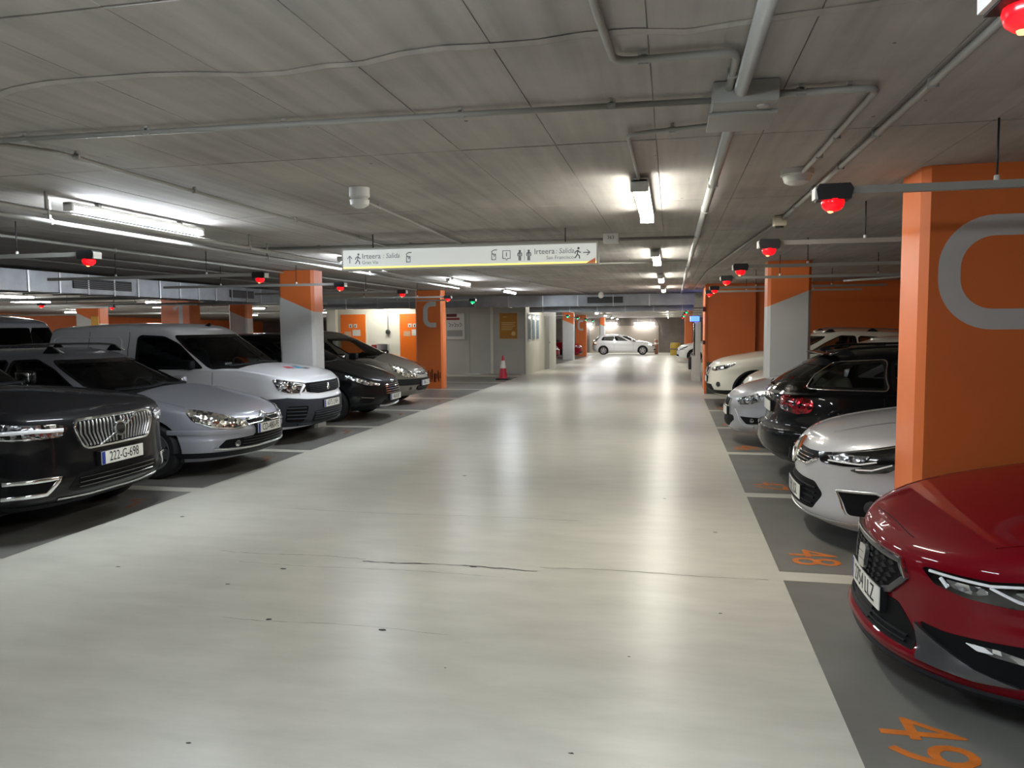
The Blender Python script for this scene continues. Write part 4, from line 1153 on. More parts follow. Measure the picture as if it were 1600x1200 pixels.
        for sd in (1, -1):
            if fold:
                mo = soft_box('side_mirror', (.2, .11, .14), mir_m or m, s.root, (X(dW + mir[0]) - .06, sd * (W / 2 + .03), zmir + mir[1]), (0, 0, sd * .1), .045)
                soft_box('mirror_glass', (.15, .01, .1), M_chrome, mo, (0, -sd * .054, 0), (0, 0, 0), .004, 1)
            else:
                mo = soft_box('side_mirror', (.13, .2, .15), mir_m or m, s.root, (X(dW + mir[0]), sd * (W / 2 + .085), zmir + mir[1]), (0, 0, sd * .12), .05)
                soft_box('mirror_glass', (.01, .16, .11), M_chrome, mo, (-.064, 0, 0), (0, 0, 0), .004, 1)
            soft_box('mirror_arm', (.06, .12, .04), M_blackpl, mo, (.0, -sd * (.06 if fold else .11), -.055), (0, 0, 0), .015, 1)
        # shut lines and handles
        zs = float(fzb(0)) + .1
        for x in dsx:
            zt_ = float(fzt(x)) - .035
            s.line([(x, zs), (x, zt_)])
        for i in range(len(dsx) - 1):
            s.line([(dsx[i], zs), (dsx[i + 1], zs)])
            xh = dsx[i + 1] + .17; zh = float(fzt(xh)) - .13
            s.ribbon_x('door_handle', [(xh - .08, zh), (xh + .08, zh + .006)], .028, m, .03, .03)
        s.hoodline(xcow, wc)
        for sd in (1, -1):   # wipers
            a0 = s.cab.af * .62 * sd
            s.ribbon('wiper', [(a0, z0 + .085), (a0 * .3, z0 + .10), (-a0 * .12, z0 + .13)], .022, M_blackpl, 'cab', .018, .012)
    def hoodline(s, xcow, wc):
        L, W = s.L, s.W
        for sd in (1, -1):
            pts = []
            for x in np.linspace(L / 2 - .2, xcow + .02, 16):
                y = .93 * np.interp(x, [xcow - .1, L / 2 - .2, L / 2], [wc + .02, W / 2 * .88, W / 2 * .8])
                z = s.top(x, y)
                if z is not None: pts.append((x, sd * y, z + .0012))
            if len(pts) > 2:
                V, F = [], []
                for p in pts: V += [(p[0], p[1] - .004, p[2]), (p[0], p[1] + .004, p[2])]
                for i in range(len(pts) - 1): F.append((2 * i, 2 * i + 1, 2 * i + 3, 2 * i + 2))
                mesh_obj('panel_gap', V, F, M_gap, s.root)
    def top(s, x, y):
        b = s.body; k = np.abs(b.P[:, -1, 0] - x); 
        yl = float(np.interp(-x, -b.P[:, -1, 0], b.P[:, -1, 1]))
        if abs(y) > yl: return None
        f = abs(y) / max(yl, 1e-6)
        return float(b.zt(x)) + float(b.crown(x)) * (1 - f * f)
    def Sd(s, d, z, loft='body'):
        """side coordinates (distance behind nose, height) -> (a, z)"""
        return ((s.body if loft == 'body' else s.cab).a_of_x(s.X(d), z), z)
    def Rr(s, y, z):
        """rear coordinates: y measured along the skin from the tail centre"""
        return (s.body.atot - y, z)
    def patch(s, name, az, m, loft='body', off=.003, thick=.012, parent=None, step=.035, dome=0.0):
        lf = s.body if loft == 'body' else s.cab
        ar = sum(az[i][0] * az[(i + 1) % len(az)][1] - az[(i + 1) % len(az)][0] * az[i][1] for i in range(len(az)))
        if ar < 0: az = az[::-1]
        Q, tr, nb = fill2d(az, step)
        N = lf.nrm(Q[:, 0], Q[:, 1]); B = lf.ev(Q[:, 0], Q[:, 1]); P = B + N * off
        if dome:
            A = np.array(resample(az, step)); 
            dm = np.array([np.min(np.linalg.norm(A - q, axis=1)) for q in Q]); P += N * (dome * np.clip(dm / max(dm.max(), 1e-6), 0, 1) ** .6)[:, None]
        V = [tuple(p) for p in P]; F = list(tr)
        if thick:
            # rim wall down to the skin
            edges = {}
            for f in F:
                for i in range(3 if len(f) == 3 else len(f)):
                    e = (f[i], f[(i + 1) % len(f)]); edges[e] = 1
            rim = [e for e in edges if (e[1], e[0]) not in edges]
            low = {}
            for e in rim:
                for v in e:
                    if v not in low:
                        low[v] = len(V); V.append(tuple(P[v] - N[v] * thick))
            for a, b in rim: F.append((b, a, low[a], low[b]))
        o = mesh_obj(name, V, F, m, parent or s.root, True)
        o.data.set_sharp_from_angle(angle=.7)
        return o
    def patch2(s, name, az, m, **kw):
        return [s.patch(name, az, m, **kw), s.patch(name, [(-a, z) for a, z in az], m, **kw)]
    def ribbon(s, name, az, w, m, loft='body', off=.005, thick=.01, parent=None, step=.03, w2=None):
        lf = s.body if loft == 'body' else s.cab
        P = np.array(resample(az, step, False)); n = len(P); d = np.gradient(P, axis=0); d /= np.maximum(np.linalg.norm(d, axis=1), 1e-9)[:, None]
        nn = np.c_[-d[:, 1], d[:, 0]]
        ww = np.full(n, w) if w2 is None else np.linspace(w, w2, n)
        V, F = [], []
        rows = []
        for sgn, o in ((1, off - thick), (1, off * .75), (.6, off), (-.6, off), (-1, off * .75), (-1, off - thick)):
            q = P + nn * (ww / 2 * sgn)[:, None]; rows.append(lf.ev(q[:, 0], q[:, 1]) + lf.nrm(q[:, 0], q[:, 1]) * o)
        for i in range(n):
            for r in rows: V.append(tuple(r[i]))
        for i in range(n - 1):
            for k in range(5): F.append((i * 6 + k, i * 6 + k + 1, (i + 1) * 6 + k + 1, (i + 1) * 6 + k))
        F.append(tuple(range(6))[::-1]); F.append(tuple((n - 1) * 6 + k for k in range(6)))
        bm = bmesh.new(); vs = [bm.verts.new(v) for v in V]
        for f in F: bm.faces.new([vs[k] for k in f])
        return bm_obj(name, bm, m, parent or s.root, angle=.8)
    def ribbon2(s, name, az, w, m, **kw):
        return [s.ribbon(name, az, w, m, **kw), s.ribbon(name, [(-a, z) for a, z in az], w, m, **kw)]
    def ribbon_x(s, name, xz, w, m, off=.005, thick=.01):
        az = [(s.body.a_of_x(x, z), z) for x, z in resample(xz, .05, False)]
        s.ribbon2(name, az, w, m, off=off, thick=thick)
    def line(s, xz):
        az = [(s.body.a_of_x(x, z), z) for x, z in resample(xz, .08, False)]
        s.ribbon2('panel_gap', az, .007, M_gap, off=.0012, thick=.004)
    def disc(s, name, a, z, r, m, off=.008, parent=None, rz=None, dome=0.0, thick=.01, loft='body'):
        return s.patch(name, [(a + r * math.cos(t), z + (rz or r) * math.sin(t)) for t in np.linspace(0, 2 * PI, 20)[:-1]], m, loft, off, thick, parent, r / 2.5, dome)
    def plate(s, text, z, rear=False, size=.078, sx=.78, off=.02, band=True, tilt=0):
        """plate bent gently round the bumper, in a thin black holder"""
        T = s.body.atot
        def P(u, v, o):
            u = np.asarray(u, float); v = np.asarray(v, float)
            a = np.where(u >= 0, T - 1e-4 - u, -(T - 1e-4) - u) if rear else u
            p = s.body.ev(a, np.full_like(u, z)); x0 = s.body.ev([T - 1e-4 if rear else 0.0], [z])[0][0]
            x = x0 + (p[:, 0] - x0) * .55
            return np.c_[x + (-o if rear else o), p[:, 1], z + v]
        def slab(name, u0, u1, v0, v1, o0, o1, m, parent):
            n = 9; U = np.linspace(u0, u1, n); V = []
            for vv, oo in ((v0, o1), (v1, o1), (v1, o0), (v0, o0)): V.append(P(U, np.full(n, vv), oo))
            Q = np.concatenate(V); F = []
            for k in range(4):
                for i in range(n - 1): F.append((k * n + i, k * n + i + 1, ((k + 1) % 4) * n + i + 1, ((k + 1) % 4) * n + i))
            F.append(tuple(k * n for k in range(4))); F.append(tuple(k * n + n - 1 for k in range(4)))
            bm = bmesh.new(); vs = [bm.verts.new(q) for q in Q]
            for f in F: bm.faces.new([vs[k] for k in f])
            return bm_obj(name, bm, m, parent)
        pl = slab('license_plate', -.26, .26, -.055, .055, off - .006, off, M_plate, s.root)
        slab('plate_holder', -.265, .265, -.062, .06, -.03, off - .006, M_blackpl, pl)
        dr = -1 if rear else 1
        if band: slab('blue_band', -.26 if not rear else .22, -.22 if not rear else .26, -.053, .053, off, off + .001, M_plate_blue, pl)
        if text:
            o = text_mesh('plate_text', text, .118, M_ink, pl, Matrix.Identity(4), .0004, sx=sx)
            co = np.zeros(len(o.data.vertices) * 3); o.data.vertices.foreach_get('co', co); co = co.reshape(-1, 3)
            q = P(dr * (co[:, 0] + .015), co[:, 1], off + .0012); q[:, 0] += dr * co[:, 2]
            o.data.vertices.foreach_set('co', q.ravel()); o.data.update()
        return pl
    def rails(s, d0, d1, y, m_bar=None, h=.05):
        for sd in (1, -1):
            pts = []
            for d in np.linspace(d0, d1, 12):
                x = s.X(d); z = float(s.cab.zt(x)); pts.append((x, sd * y, z + h))
            pts[0] = (pts[0][0], pts[0][1], pts[0][2] - h + .01); pts[-1] = (pts[-1][0], pts[-1][1], pts[-1][2] - h + .01)
            o = tube('roof_rail', round_path(pts, .05), .014, m_bar or M_satin, s.root, 8)
            for i in (1, 6, 10):
                p = pts[i]
                prism('rail_foot', [(p[0] - .11, p[2] - h - .01), (p[0] + .11, p[2] - h - .01), (p[0] + .03, p[2]), (p[0] - .03, p[2])], M_blackpl, o, 'XZ', p[1] - .015, .03)
def torus_mesh():
    if 'torus' not in CACHE:
        V, F = [], []; n, k = 24, 8; R, r = .18, .016
        for i in range(n):
            for j in range(k):
                a, b = 2 * PI * i / n, 2 * PI * j / k
                V.append(((R + r * math.cos(b)) * math.cos(a), (R + r * math.cos(b)) * math.sin(a), r * math.sin(b)))
        for i in range(n):
            for j in range(k): F.append((i * k + j, ((i + 1) % n) * k + j, ((i + 1) % n) * k + (j + 1) % k, i * k + (j + 1) % k))
        b0 = len(V)
        for q in ((-.17, -.02), (.17, -.02), (.17, .02), (-.17, .02)): V.append((q[1], q[0], 0))
        F.append((b0, b0 + 1, b0 + 2, b0 + 3))
        me = bpy.data.meshes.new('steering_wheel'); me.from_pydata(V, [], F); me.materials.append(M_interior); me.polygons.foreach_set('use_smooth', [True] * len(F)); CACHE['torus'] = me
    return CACHE['torus']
# ================================================================== paints
P_black = paint('deep_blue_black_paint', srgb(6, 6, 9), 0, 0, .5, .55, .12)
P_silver = paint('silver_grey_paint', srgb(150, 152, 160), .4, .12, .42, .7)
P_white = paint('white_van_paint', srgb(212, 213, 216), 0, 0, .4, .7)
P_blk2 = paint('black_paint', srgb(4, 5, 8), 0, 0, .5, .6, .12)
P_beige = paint('grey_beige_paint', srgb(120, 115, 104), .4, .15, .42)
P_red = paint('candy_red_paint', srgb(112, 0, 17), .0, .1, .5, .55, .05)
P_sil2 = paint('light_silver_paint', srgb(182, 183, 186), .3, .1, .42)
P_sil3 = paint('cool_silver_paint', srgb(158, 160, 166), .4, .1, .42)
P_cream = paint('pearl_white_paint', srgb(216, 214, 200), .0, .04, .4)
P_wh2 = paint('plain_white_paint', srgb(222, 222, 220), 0, 0, .4)
P_grey = paint('grey_van_paint', srgb(140, 142, 148), 0, 0, .4)
G_L = 'cars parked along the left of the aisle'
G_R = 'cars parked along the right of the aisle'
G_F = 'cars in the distance'

def slats_h(c, parent, a0, a1, zs, w, m, off=.014):
    for z in zs: c.ribbon('grille_slat', [(-a0 if a1 is None else a0, z), (a0 if a1 is None else a1, z)], w, m, off=off, thick=.012, parent=parent)

# ------------------------------------------------------------------ dark SUV
def suv():
    L = 4.95
    c = Car('suv', 'dark blue-black SUV with upright chrome grille, nearest car on the left', G_L, (-4.79 - L / 2, 5.93, 0), 0, P_black, L, 1.93, 1.77, .87, 2.98, .37,
            zb=((0, .27), (.5, .25), (2.5, .24), (4.95, .34)), zt=((0, .99), (.12, 1.02), (.5, 1.065), (1.3, 1.12), (2.2, 1.12), (3.6, 1.16), (4.95, 1.14)),
            front=((.27, .13), (.36, .035), (.47, .0), (.6, .01), (.74, .012), (.9, .02), (.96, .045), (.99, .11)), rear=((.34, .1), (.5, .0), (.8, .02), (1.14, .08)),
            side=((.24, .07), (.34, .01), (.55, 0), (.8, .012), (.95, .004), (1.07, .03), (1.13, .1)), aF=.72, nF=3.1, aR=.5, nR=4, crown=((0, .0), (.1, .025), (.5, .06), (1.3, .08)),
            dW=1.42, roof=((2.25, 1.68), (2.9, 1.73), (4.0, 1.7), (4.55, 1.63)), dB=4.8, wroof=.6, caF=.5, wsA=.9,
            win=([(1.95, 1.17), (3.05, 1.19), (3.02, 1.6), (2.5, 1.6), (2.25, 1.44)], [(3.12, 1.19), (4.05, 1.22), (3.95, 1.58), (3.1, 1.6)], [(4.12, 1.23), (4.5, 1.26), (4.3, 1.52), (4.03, 1.57)]),
            doors=(1.6, 3.08, 4.0), zbump=.7, spokes=5, rim=M_dkmetal, glass_m=M_glass_dark, fold=True)
    g = c.patch('grille', smooth_poly([(-.455, .955), (.455, .955), (.475, .9), (.4, .735), (.36, .715), (-.36, .715), (-.4, .735), (-.475, .9)], .03), M_intake, off=.008, thick=.03)
    out = smooth_poly([(-.455, .955), (.455, .955), (.475, .9), (.4, .735), (.36, .715), (-.36, .715), (-.4, .735), (-.475, .9)], .03)
    c.ribbon('grille_surround', out + [out[0]], .022, M_chrome, off=.022, thick=.03, parent=g)
    for i in range(-10, 11):
        a = i * .042
        if i == 0: continue
        c.ribbon('grille_slat', [(a * .86, .735), (a, .84), (a, .94)], .016, M_satin, off=.02, thick=.014, parent=g)
    c.ribbon('diagonal_bar', [(-.24, .725), (.26, .945)], .014, M_chrome, off=.03, thick=.012, parent=g)
    e = c.disc('emblem', 0, .84, .068, M_chrome, .036, g, thick=.03); c.disc('emblem_centre', 0, .84, .05, M_gloss, .04, e, thick=.01)
    c.ribbon('emblem_arrow', [(.045, .885), (.075, .915)], .014, M_chrome, off=.038, thick=.01, parent=e)
    lam = smooth_poly([(.53, .915), (.62, .945), (.85, .955), (1.15, .985), (1.25, .975), (1.2, .86), (.9, .835), (.6, .84), (.54, .87)], .02)
    for h, sg in zip(c.patch2('headlight', lam, M_lamp_dark, off=.006, thick=.02), (1, -1)):
        c.ribbon('light_bar', [(sg * .57, .895), (sg * .8, .905), (sg * 1.12, .9)], .03, M_drl, off=.014, thick=.012, parent=h)
        c.ribbon('light_bar', [(sg * 1.03, .86), (sg * 1.05, .96)], .04, M_drl, off=.013, thick=.012, parent=h)
        c.ribbon('lamp_trim', [(sg * .58, .855), (sg * .8, .845), (sg * 1.1, .855)], .01, M_chrome, off=.012, thick=.01, parent=h)
        for k in range(4): c.disc('projector', sg * (.63 + .055 * k), .868, .017, M_chrome, .012, h)
    for sg in (1, -1):
        f = c.patch('fog_recess', smooth_poly([(sg * .6, .5), (sg * .98, .5), (sg * 1.0, .4), (sg * .72, .385)], .03), M_intake, off=.004)
        c.ribbon('fog_trim', [(sg * 1.02, .505), (sg * .62, .512), (sg * .72, .395), (sg * 1.03, .385)], .032, M_chrome, off=.018, thick=.02, parent=f)
    lo = c.patch('lower_intake', smooth_poly([(-.46, .52), (.46, .52), (.56, .4), (.5, .375), (-.5, .375), (-.56, .4)], .03), M_intake, off=.003)
    slats_h(c, lo, .46, None, (.41, .445, .48), .012, M_gloss)
    c.ribbon('skid_trim', [(-.62, .33), (-.3, .315), (.3, .315), (.62, .33)], .022, M_satin, off=.012)
    c.patch('bumper_valance', [(-1.05, .3), (1.05, .3), (1.0, .272), (-1.0, .272)], M_blackpl, off=.006)
    c.plate('222-G-698', .61, off=.045, sx=.72)
    c.ribbon_x('sill_cladding', [(c.X(1.3), .3), (c.X(3.4), .3)], .1, M_blackpl, .01, .02)
    c.rails(2.4, 4.4, .58)
    card = box('permit_card', c.X(1.95), c.X(1.9), -.62, -.48, 1.16, 1.24, M_white, c.root)
    return c
suv()

# ------------------------------------------------------------------ silver estate with chevron grille
def estate():
    L = 4.76
    c = Car('estate_car', 'silver-grey estate car with chevron grille and roof rails, second on the left', G_L, (-4.77 - L / 2, 8.47, 0), 0, P_silver, L, 1.78, 1.5, .97, 2.75, .322,
            zb=((0, .24), (.5, .2), (2, .19), (4.76, .27)), zt=((0, .655), (.1, .69), (.3, .745), (.8, .855), (1.35, .95), (2.2, .955), (3.5, 1.0), (4.76, .98)),
            front=((.24, .09), (.31, .03), (.42, .0), (.52, .0), (.58, .03), (.62, .055), (.645, .085), (.655, .12)), rear=((.27, .1), (.4, .02), (.6, 0), (.8, .03), (.98, .06)),
            side=((.19, .07), (.3, .012), (.5, .0), (.56, .012), (.7, .008), (.88, .02), (.93, .045), (.97, .1)), aF=1.0, nF=2.55, aR=.6, nR=3.4, crown=((0, 0), (.1, .015), (.4, .055), (1.3, .075)),
            dW=1.22, roof=((2.2, 1.4), (2.75, 1.445), (3.7, 1.44), (4.35, 1.4)), dB=4.62, wroof=.55, caF=.55, cnF=2.1,
            win=([(1.95, 1.0), (2.98, 1.02), (2.95, 1.33), (2.6, 1.345), (2.35, 1.24)], [(3.04, 1.02), (3.8, 1.05), (3.72, 1.33), (3.02, 1.335)], [(3.87, 1.06), (4.4, 1.1), (4.25, 1.29), (3.8, 1.32)]),
            doors=(1.62, 3.0, 3.9), zbump=.615, spokes=7, rim=M_alloy, rimstyle='hubcap', fold=True, mir=(.55, .02))
    lam = smooth_poly([(.36, .60), (.42, .65), (.6, .71), (.82, .765), (1.0, .795), (1.08, .78), (1.0, .665), (.82, .585), (.55, .55), (.42, .562)], .03)
    for h, sg in zip(c.patch2('headlight', lam, M_lamp_warm, off=.008, thick=.025, dome=.012), (1, -1)):
        c.disc('reflector', sg * .58, .632, .04, M_chrome, .022, h, dome=.008); c.disc('reflector', sg * .76, .67, .05, M_chrome, .024, h, dome=.01)
        c.ribbon('lamp_trim', [(sg * .4, .57), (sg * .56, .56), (sg * .8, .59), (sg * .97, .655)], .012, M_satin, off=.02, thick=.012, parent=h)
    g = c.patch('grille', smooth_poly([(-.36, .635), (.36, .635), (.33, .578), (-.33, .578)], .015), M_intake, off=.004)
    c.ribbon('chevron_bar', [(-.38, .642), (-.1, .647), (0, .69), (.1, .647), (.38, .642)], .02, M_chrome, off=.02, thick=.025, parent=g)
    c.ribbon('chevron_bar', [(-.37, .58), (-.1, .588), (0, .635), (.1, .588), (.37, .58)], .022, M_chrome, off=.02, thick=.025, parent=g)
    c.ribbon('rub_strip', [(-1.3, .545), (-.6, .525), (-.32, .52)], .055, P_silver, off=.012, thick=.02); c.ribbon('rub_strip', [(1.3, .545), (.6, .525), (.32, .52)], .055, P_silver, off=.012, thick=.02)
    lo = c.patch('lower_intake', smooth_poly([(-.66, .44), (-.3, .455), (-.27, .48), (.27, .48), (.3, .455), (.66, .44), (.74, .36), (.68, .345), (-.68, .345), (-.74, .36)], .02), M_intake, off=.003)
    for sg in (1, -1): c.disc('fog_light', sg * .52, .388, .035, M_lamp_clear, .01, lo)
    slats_h(c, lo, .45, None, (.375, .405, .435), .01, M_darkpl)
    c.ribbon('bumper_lip', [(-.78, .345), (-.4, .335), (.4, .335), (.78, .345)], .022, M_satin, off=.025, thick=.03)
    c.patch('bumper_valance', [(-1.25, .305), (1.25, .305), (1.15, .245), (-1.15, .245)], M_blackpl, off=.004)
    c.plate('CD-480-PE', .53, off=.03, sx=.72)
    c.rails(2.35, 4.25, .53, M_chrome, .07)
    c.ribbon_x('rub_strip', [(c.X(1.66), .56), (c.X(3.85), .58)], .05, P_silver, .012, .02)
    return c
estate()

# ------------------------------------------------------------------ white panel van
def van():
    L = 4.40
    c = Car('panel_van', 'white panel van with coloured mark on the bonnet, third on the left', G_L, (-5.13 - L / 2, 11.0, 0), 0, P_white, L, 1.85, 1.8, .9, 2.78, .325,
            zb=((0, .26), (.5, .22), (2, .22), (4.4, .28)), zt=((0, .90), (.1, .935), (.4, 1.0), (.85, 1.075), (1.1, 1.1), (2.0, 1.1), (4.4, 1.1)),
            front=((.26, .12), (.34, .03), (.45, 0), (.62, .0), (.7, .045), (.8, .055), (.87, .09), (.90, .16)), rear=((.28, .05), (.5, 0), (.9, .0), (1.1, .01)),
            side=((.22, .06), (.34, .01), (.55, 0), (.8, .0), (1.0, .012), (1.1, .03)), aF=.75, nF=2.7, aR=.25, nR=6, crown=((0, 0), (.1, .02), (.5, .055), (1.1, .06)),
            dW=1.0, roof=((1.85, 1.66), (2.3, 1.74), (3.2, 1.76), (4.3, 1.72)), dB=4.38, wroof=.74, inset=.03, caF=.55, cnF=2.3, caR=.2, cnR=5, wsA=.88, rwA=.7, rear_glass=False,
            win=([(1.6, 1.13), (2.62, 1.1), (2.7, 1.16), (2.7, 1.56), (2.64, 1.6), (2.25, 1.58), (2.02, 1.48)],), doors=(1.42, 2.82), zbump=.69, spokes=5, rim=M_satin, rimstyle='hubcap', glass_m=M_glass_dark, mir=(.72, .05), mir_m=M_blackpl, fold=True)
    b = c.patch('lower_bumper', [(-1.45, .66), (-.9, .69), (-.6, .655), (-.3, .64), (.3, .64), (.6, .655), (.9, .69), (1.45, .66), (1.38, .265), (-1.38, .265)], M_vanbumper, off=.006, thick=.012)
    gi = c.patch('lower_grille', smooth_poly([(-.46, .47), (.46, .47), (.5, .32), (-.5, .32)], .03), M_intake, off=.01, parent=b)
    for z in (.35, .385, .42, .452): c.ribbon('grille_slat', [(-.46, z), (.46, z)], .016, M_vanbumper, off=.022, thick=.014, parent=gi)
    for sg in (1, -1):
        p = c.patch('bumper_vent', smooth_poly([(sg * .58, .56), (sg * .92, .57), (sg * .95, .34), (sg * .66, .33)], .05), M_intake, off=.012, parent=b)
        for z in (.38, .43, .48, .53): c.ribbon('vent_slat', [(sg * .63, z), (sg * .92, z + .01)], .016, M_vanbumper, off=.022, thick=.014, parent=p)
    c.ribbon('bumper_lip', [(-.75, .3), (-.4, .29), (.4, .29), (.75, .3)], .03, M_vanbumper, off=.03, thick=.03)
    g = c.patch('grille', smooth_poly([(-.56, .89), (.56, .89), (.6, .86), (.56, .76), (.3, .722), (-.3, .722), (-.56, .76), (-.6, .86)], .02), M_intake, off=.006)
    for z in (.75, .775, .80, .825, .85): c.ribbon('grille_slat', [(-.5, z), (.5, z)], .009, M_vanbumper, off=.014, thick=.01, parent=g)
    c.ribbon('emblem', [(-.012, .76), (-.03, .79), (.0, .815), (.02, .85)], .028, M_chrome, off=.026, thick=.02, parent=g); c.ribbon('emblem', [(.0, .815), (.035, .79), (.02, .765)], .014, M_chrome, off=.026, thick=.02, parent=g)
    lam = smooth_poly([(.56, .885), (.85, .935), (1.06, .97), (1.1, .95), (1.02, .80), (.86, .755), (.66, .752), (.6, .77)], .02)
    for h, sg in zip(c.patch2('headlight', lam, M_lamp_dark, off=.007, thick=.02), (1, -1)):
        c.disc('reflector', sg * .92, .87, .045, M_chrome, .018, h, dome=.01); c.disc('reflector', sg * .78, .845, .04, M_chrome, .018, h, dome=.01)
        c.ribbon('light_claw', [(sg * .6, .865), (sg * .66, .79), (sg * .69, .735)], .04, M_drl, off=.018, thick=.018, parent=h, w2=.025)
        c.ribbon('light_claw', [(sg * .6, .87), (sg * .78, .9)], .014, M_drl, off=.018, thick=.012, parent=h)
    c.plate('6075 LNH', .56, off=.03)
    # side panel pressing and sliding-door detail
    for sg in (1, -1):
        P = smooth_poly([(c.X(2.98), 1.16), (c.X(4.18), 1.16), (c.X(4.18), 1.58), (c.X(2.98), 1.58)], .08)
        az = [(sg * c.cab.a_of_x(x, z), z) for x, z in P]
        c.ribbon('panel_pressing', az + [az[0]], .02, P_white, 'cab', .006, .008)
        az = [(sg * c.cab.a_of_x(c.X(3.55), z), z) for z in (1.12, 1.4, 1.66)]; c.ribbon('panel_gap', az, .008, M_gap, 'cab', .0015, .004)
        az = [(sg * c.cab.a_of_x(c.X(2.86), z), z) for z in (1.12, 1.4, 1.66)]; c.ribbon('panel_gap', az, .008, M_gap, 'cab', .0015, .004)
        for dz in (0, .06): c.ribbon('hinge', [(sg * c.cab.a_of_x(c.X(3.48), 1.42 + dz), 1.42 + dz), (sg * c.cab.a_of_x(c.X(3.53), 1.42 + dz), 1.42 + dz)], .02, M_darkpl, 'cab', .012, .012)
    o = soft_box('roof_antenna', (.09, .03, .05), M_blackpl, c.root, (c.X(2.05), 0, 1.75), (0, -.5, 0), .01)
    # coloured mark lying on the bonnet
    for (x, y, w, h, cc) in ((c.X(.62), -.14, .2, .16, srgb(190, 70, 90)), (c.X(.55), .05, .22, .11, srgb(60, 150, 190)), (c.X(.48), .16, .16, .1, srgb(40, 44, 60)), (c.X(.64), .12, .16, .09, srgb(70, 90, 130))):
        V = [(x + a * h / 2, y + b * w / 2, (c.top(x + a * h / 2, y + b * w / 2) or 1) + .003) for a, b in ((-1, -.6), (-.6, 1), (1, .6), (.6, -1))]
        mesh_obj('bonnet_mark', V, [(0, 1, 2, 3)], mat('mark_%d' % int(cc[0] * 999), cc, .4), c.root)
    box('permit_card', c.X(1.42), c.X(1.40), -.6, -.42, 1.16, 1.19, M_white, c.root)
    return c
van()

# ------------------------------------------------------------------ black compact MPV
def compact():
    L = 4.35
    c = Car('compact_car', 'glossy black compact car with slatted chrome grille, behind the left pillar', G_L, (-5.06 - L / 2, 13.62, 0), 0, P_blk2, L, 1.80, 1.6, .9, 2.62, .318,
            zb=((0, .24), (.5, .2), (2, .2), (4.35, .28)), zt=((0, .70), (.12, .75), (.4, .84), (.8, .95), (1.1, 1.02), (2, 1.03), (3.4, 1.08), (4.35, 1.05)),
            front=((.24, .1), (.32, .02), (.42, 0), (.55, .02), (.64, .05), (.68, .08), (.70, .13)), rear=((.28, .1), (.5, 0), (.8, .03), (1.05, .08)),
            side=((.2, .07), (.32, .01), (.55, 0), (.75, .01), (.88, .0), (1.0, .03), (1.05, .09)), aF=.95, nF=2.5, aR=.6, nR=3.2, crown=((0, 0), (.12, .02), (.4, .06), (1.1, .08)),
            dW=.98, roof=((1.95, 1.5), (2.5, 1.565), (3.4, 1.54), (3.95, 1.47)), dB=4.25, wroof=.56, caF=.5, cnF=2.1,
            win=([(1.75, 1.08), (2.72, 1.09), (2.7, 1.44), (2.45, 1.45), (2.15, 1.32)], [(2.79, 1.09), (3.55, 1.13), (3.4, 1.42), (2.78, 1.45)], [(1.35, 1.05), (1.68, 1.07), (1.95, 1.24), (1.9, 1.26)]),
            doors=(1.5, 2.76, 3.6), zbump=.6, spokes=5, rim=M_alloy, fold=True)
    g = c.patch('grille', smooth_poly([(-.33, .65), (.33, .65), (.4, .55), (.34, .46), (-.34, .46), (-.4, .55)], .03), M_intake, off=.005)
    for z in (.485, .525, .565, .605, .638): c.ribbon('grille_slat', [(-.34, z), (.34, z)], .014, M_chrome, off=.018, thick=.014, parent=g)
    c.disc('emblem', 0, .69, .06, M_chrome, .012, rz=.024)
    lam = smooth_poly([(.46, .665), (.62, .71), (.9, .79), (1.12, .85), (1.14, .83), (1.0, .75), (.75, .66), (.5, .635)], .02)
    for h, sg in zip(c.patch2('headlight', lam, M_lamp_clear, off=.007, thick=.02, dome=.01), (1, -1)):
        c.disc('reflector', sg * .66, .69, .025, M_chrome, .018, h); c.disc('reflector', sg * .88, .75, .03, M_chrome, .018, h)
    c.patch('lower_intake', smooth_poly([(-.4, .38), (.4, .38), (.46, .3), (-.46, .3)], .03), M_intake, off=.004)
    c.ribbon('bumper_lip', [(-.5, .285), (-.3, .27), (.3, .27), (.5, .285)], .03, M_satin, off=.03, thick=.03)
    for sg in (1, -1):
        f = c.patch('fog_recess', smooth_poly([(sg * .62, .42), (sg * .9, .44), (sg * .92, .34), (sg * .66, .33)], .03), M_intake, off=.003); c.ribbon('fog_trim', [(sg * .64, .425), (sg * .88, .445)], .01, M_chrome, off=.01, parent=f)
    c.plate('4618 JBT', .415, off=.035, band=True)
    return c
compact()

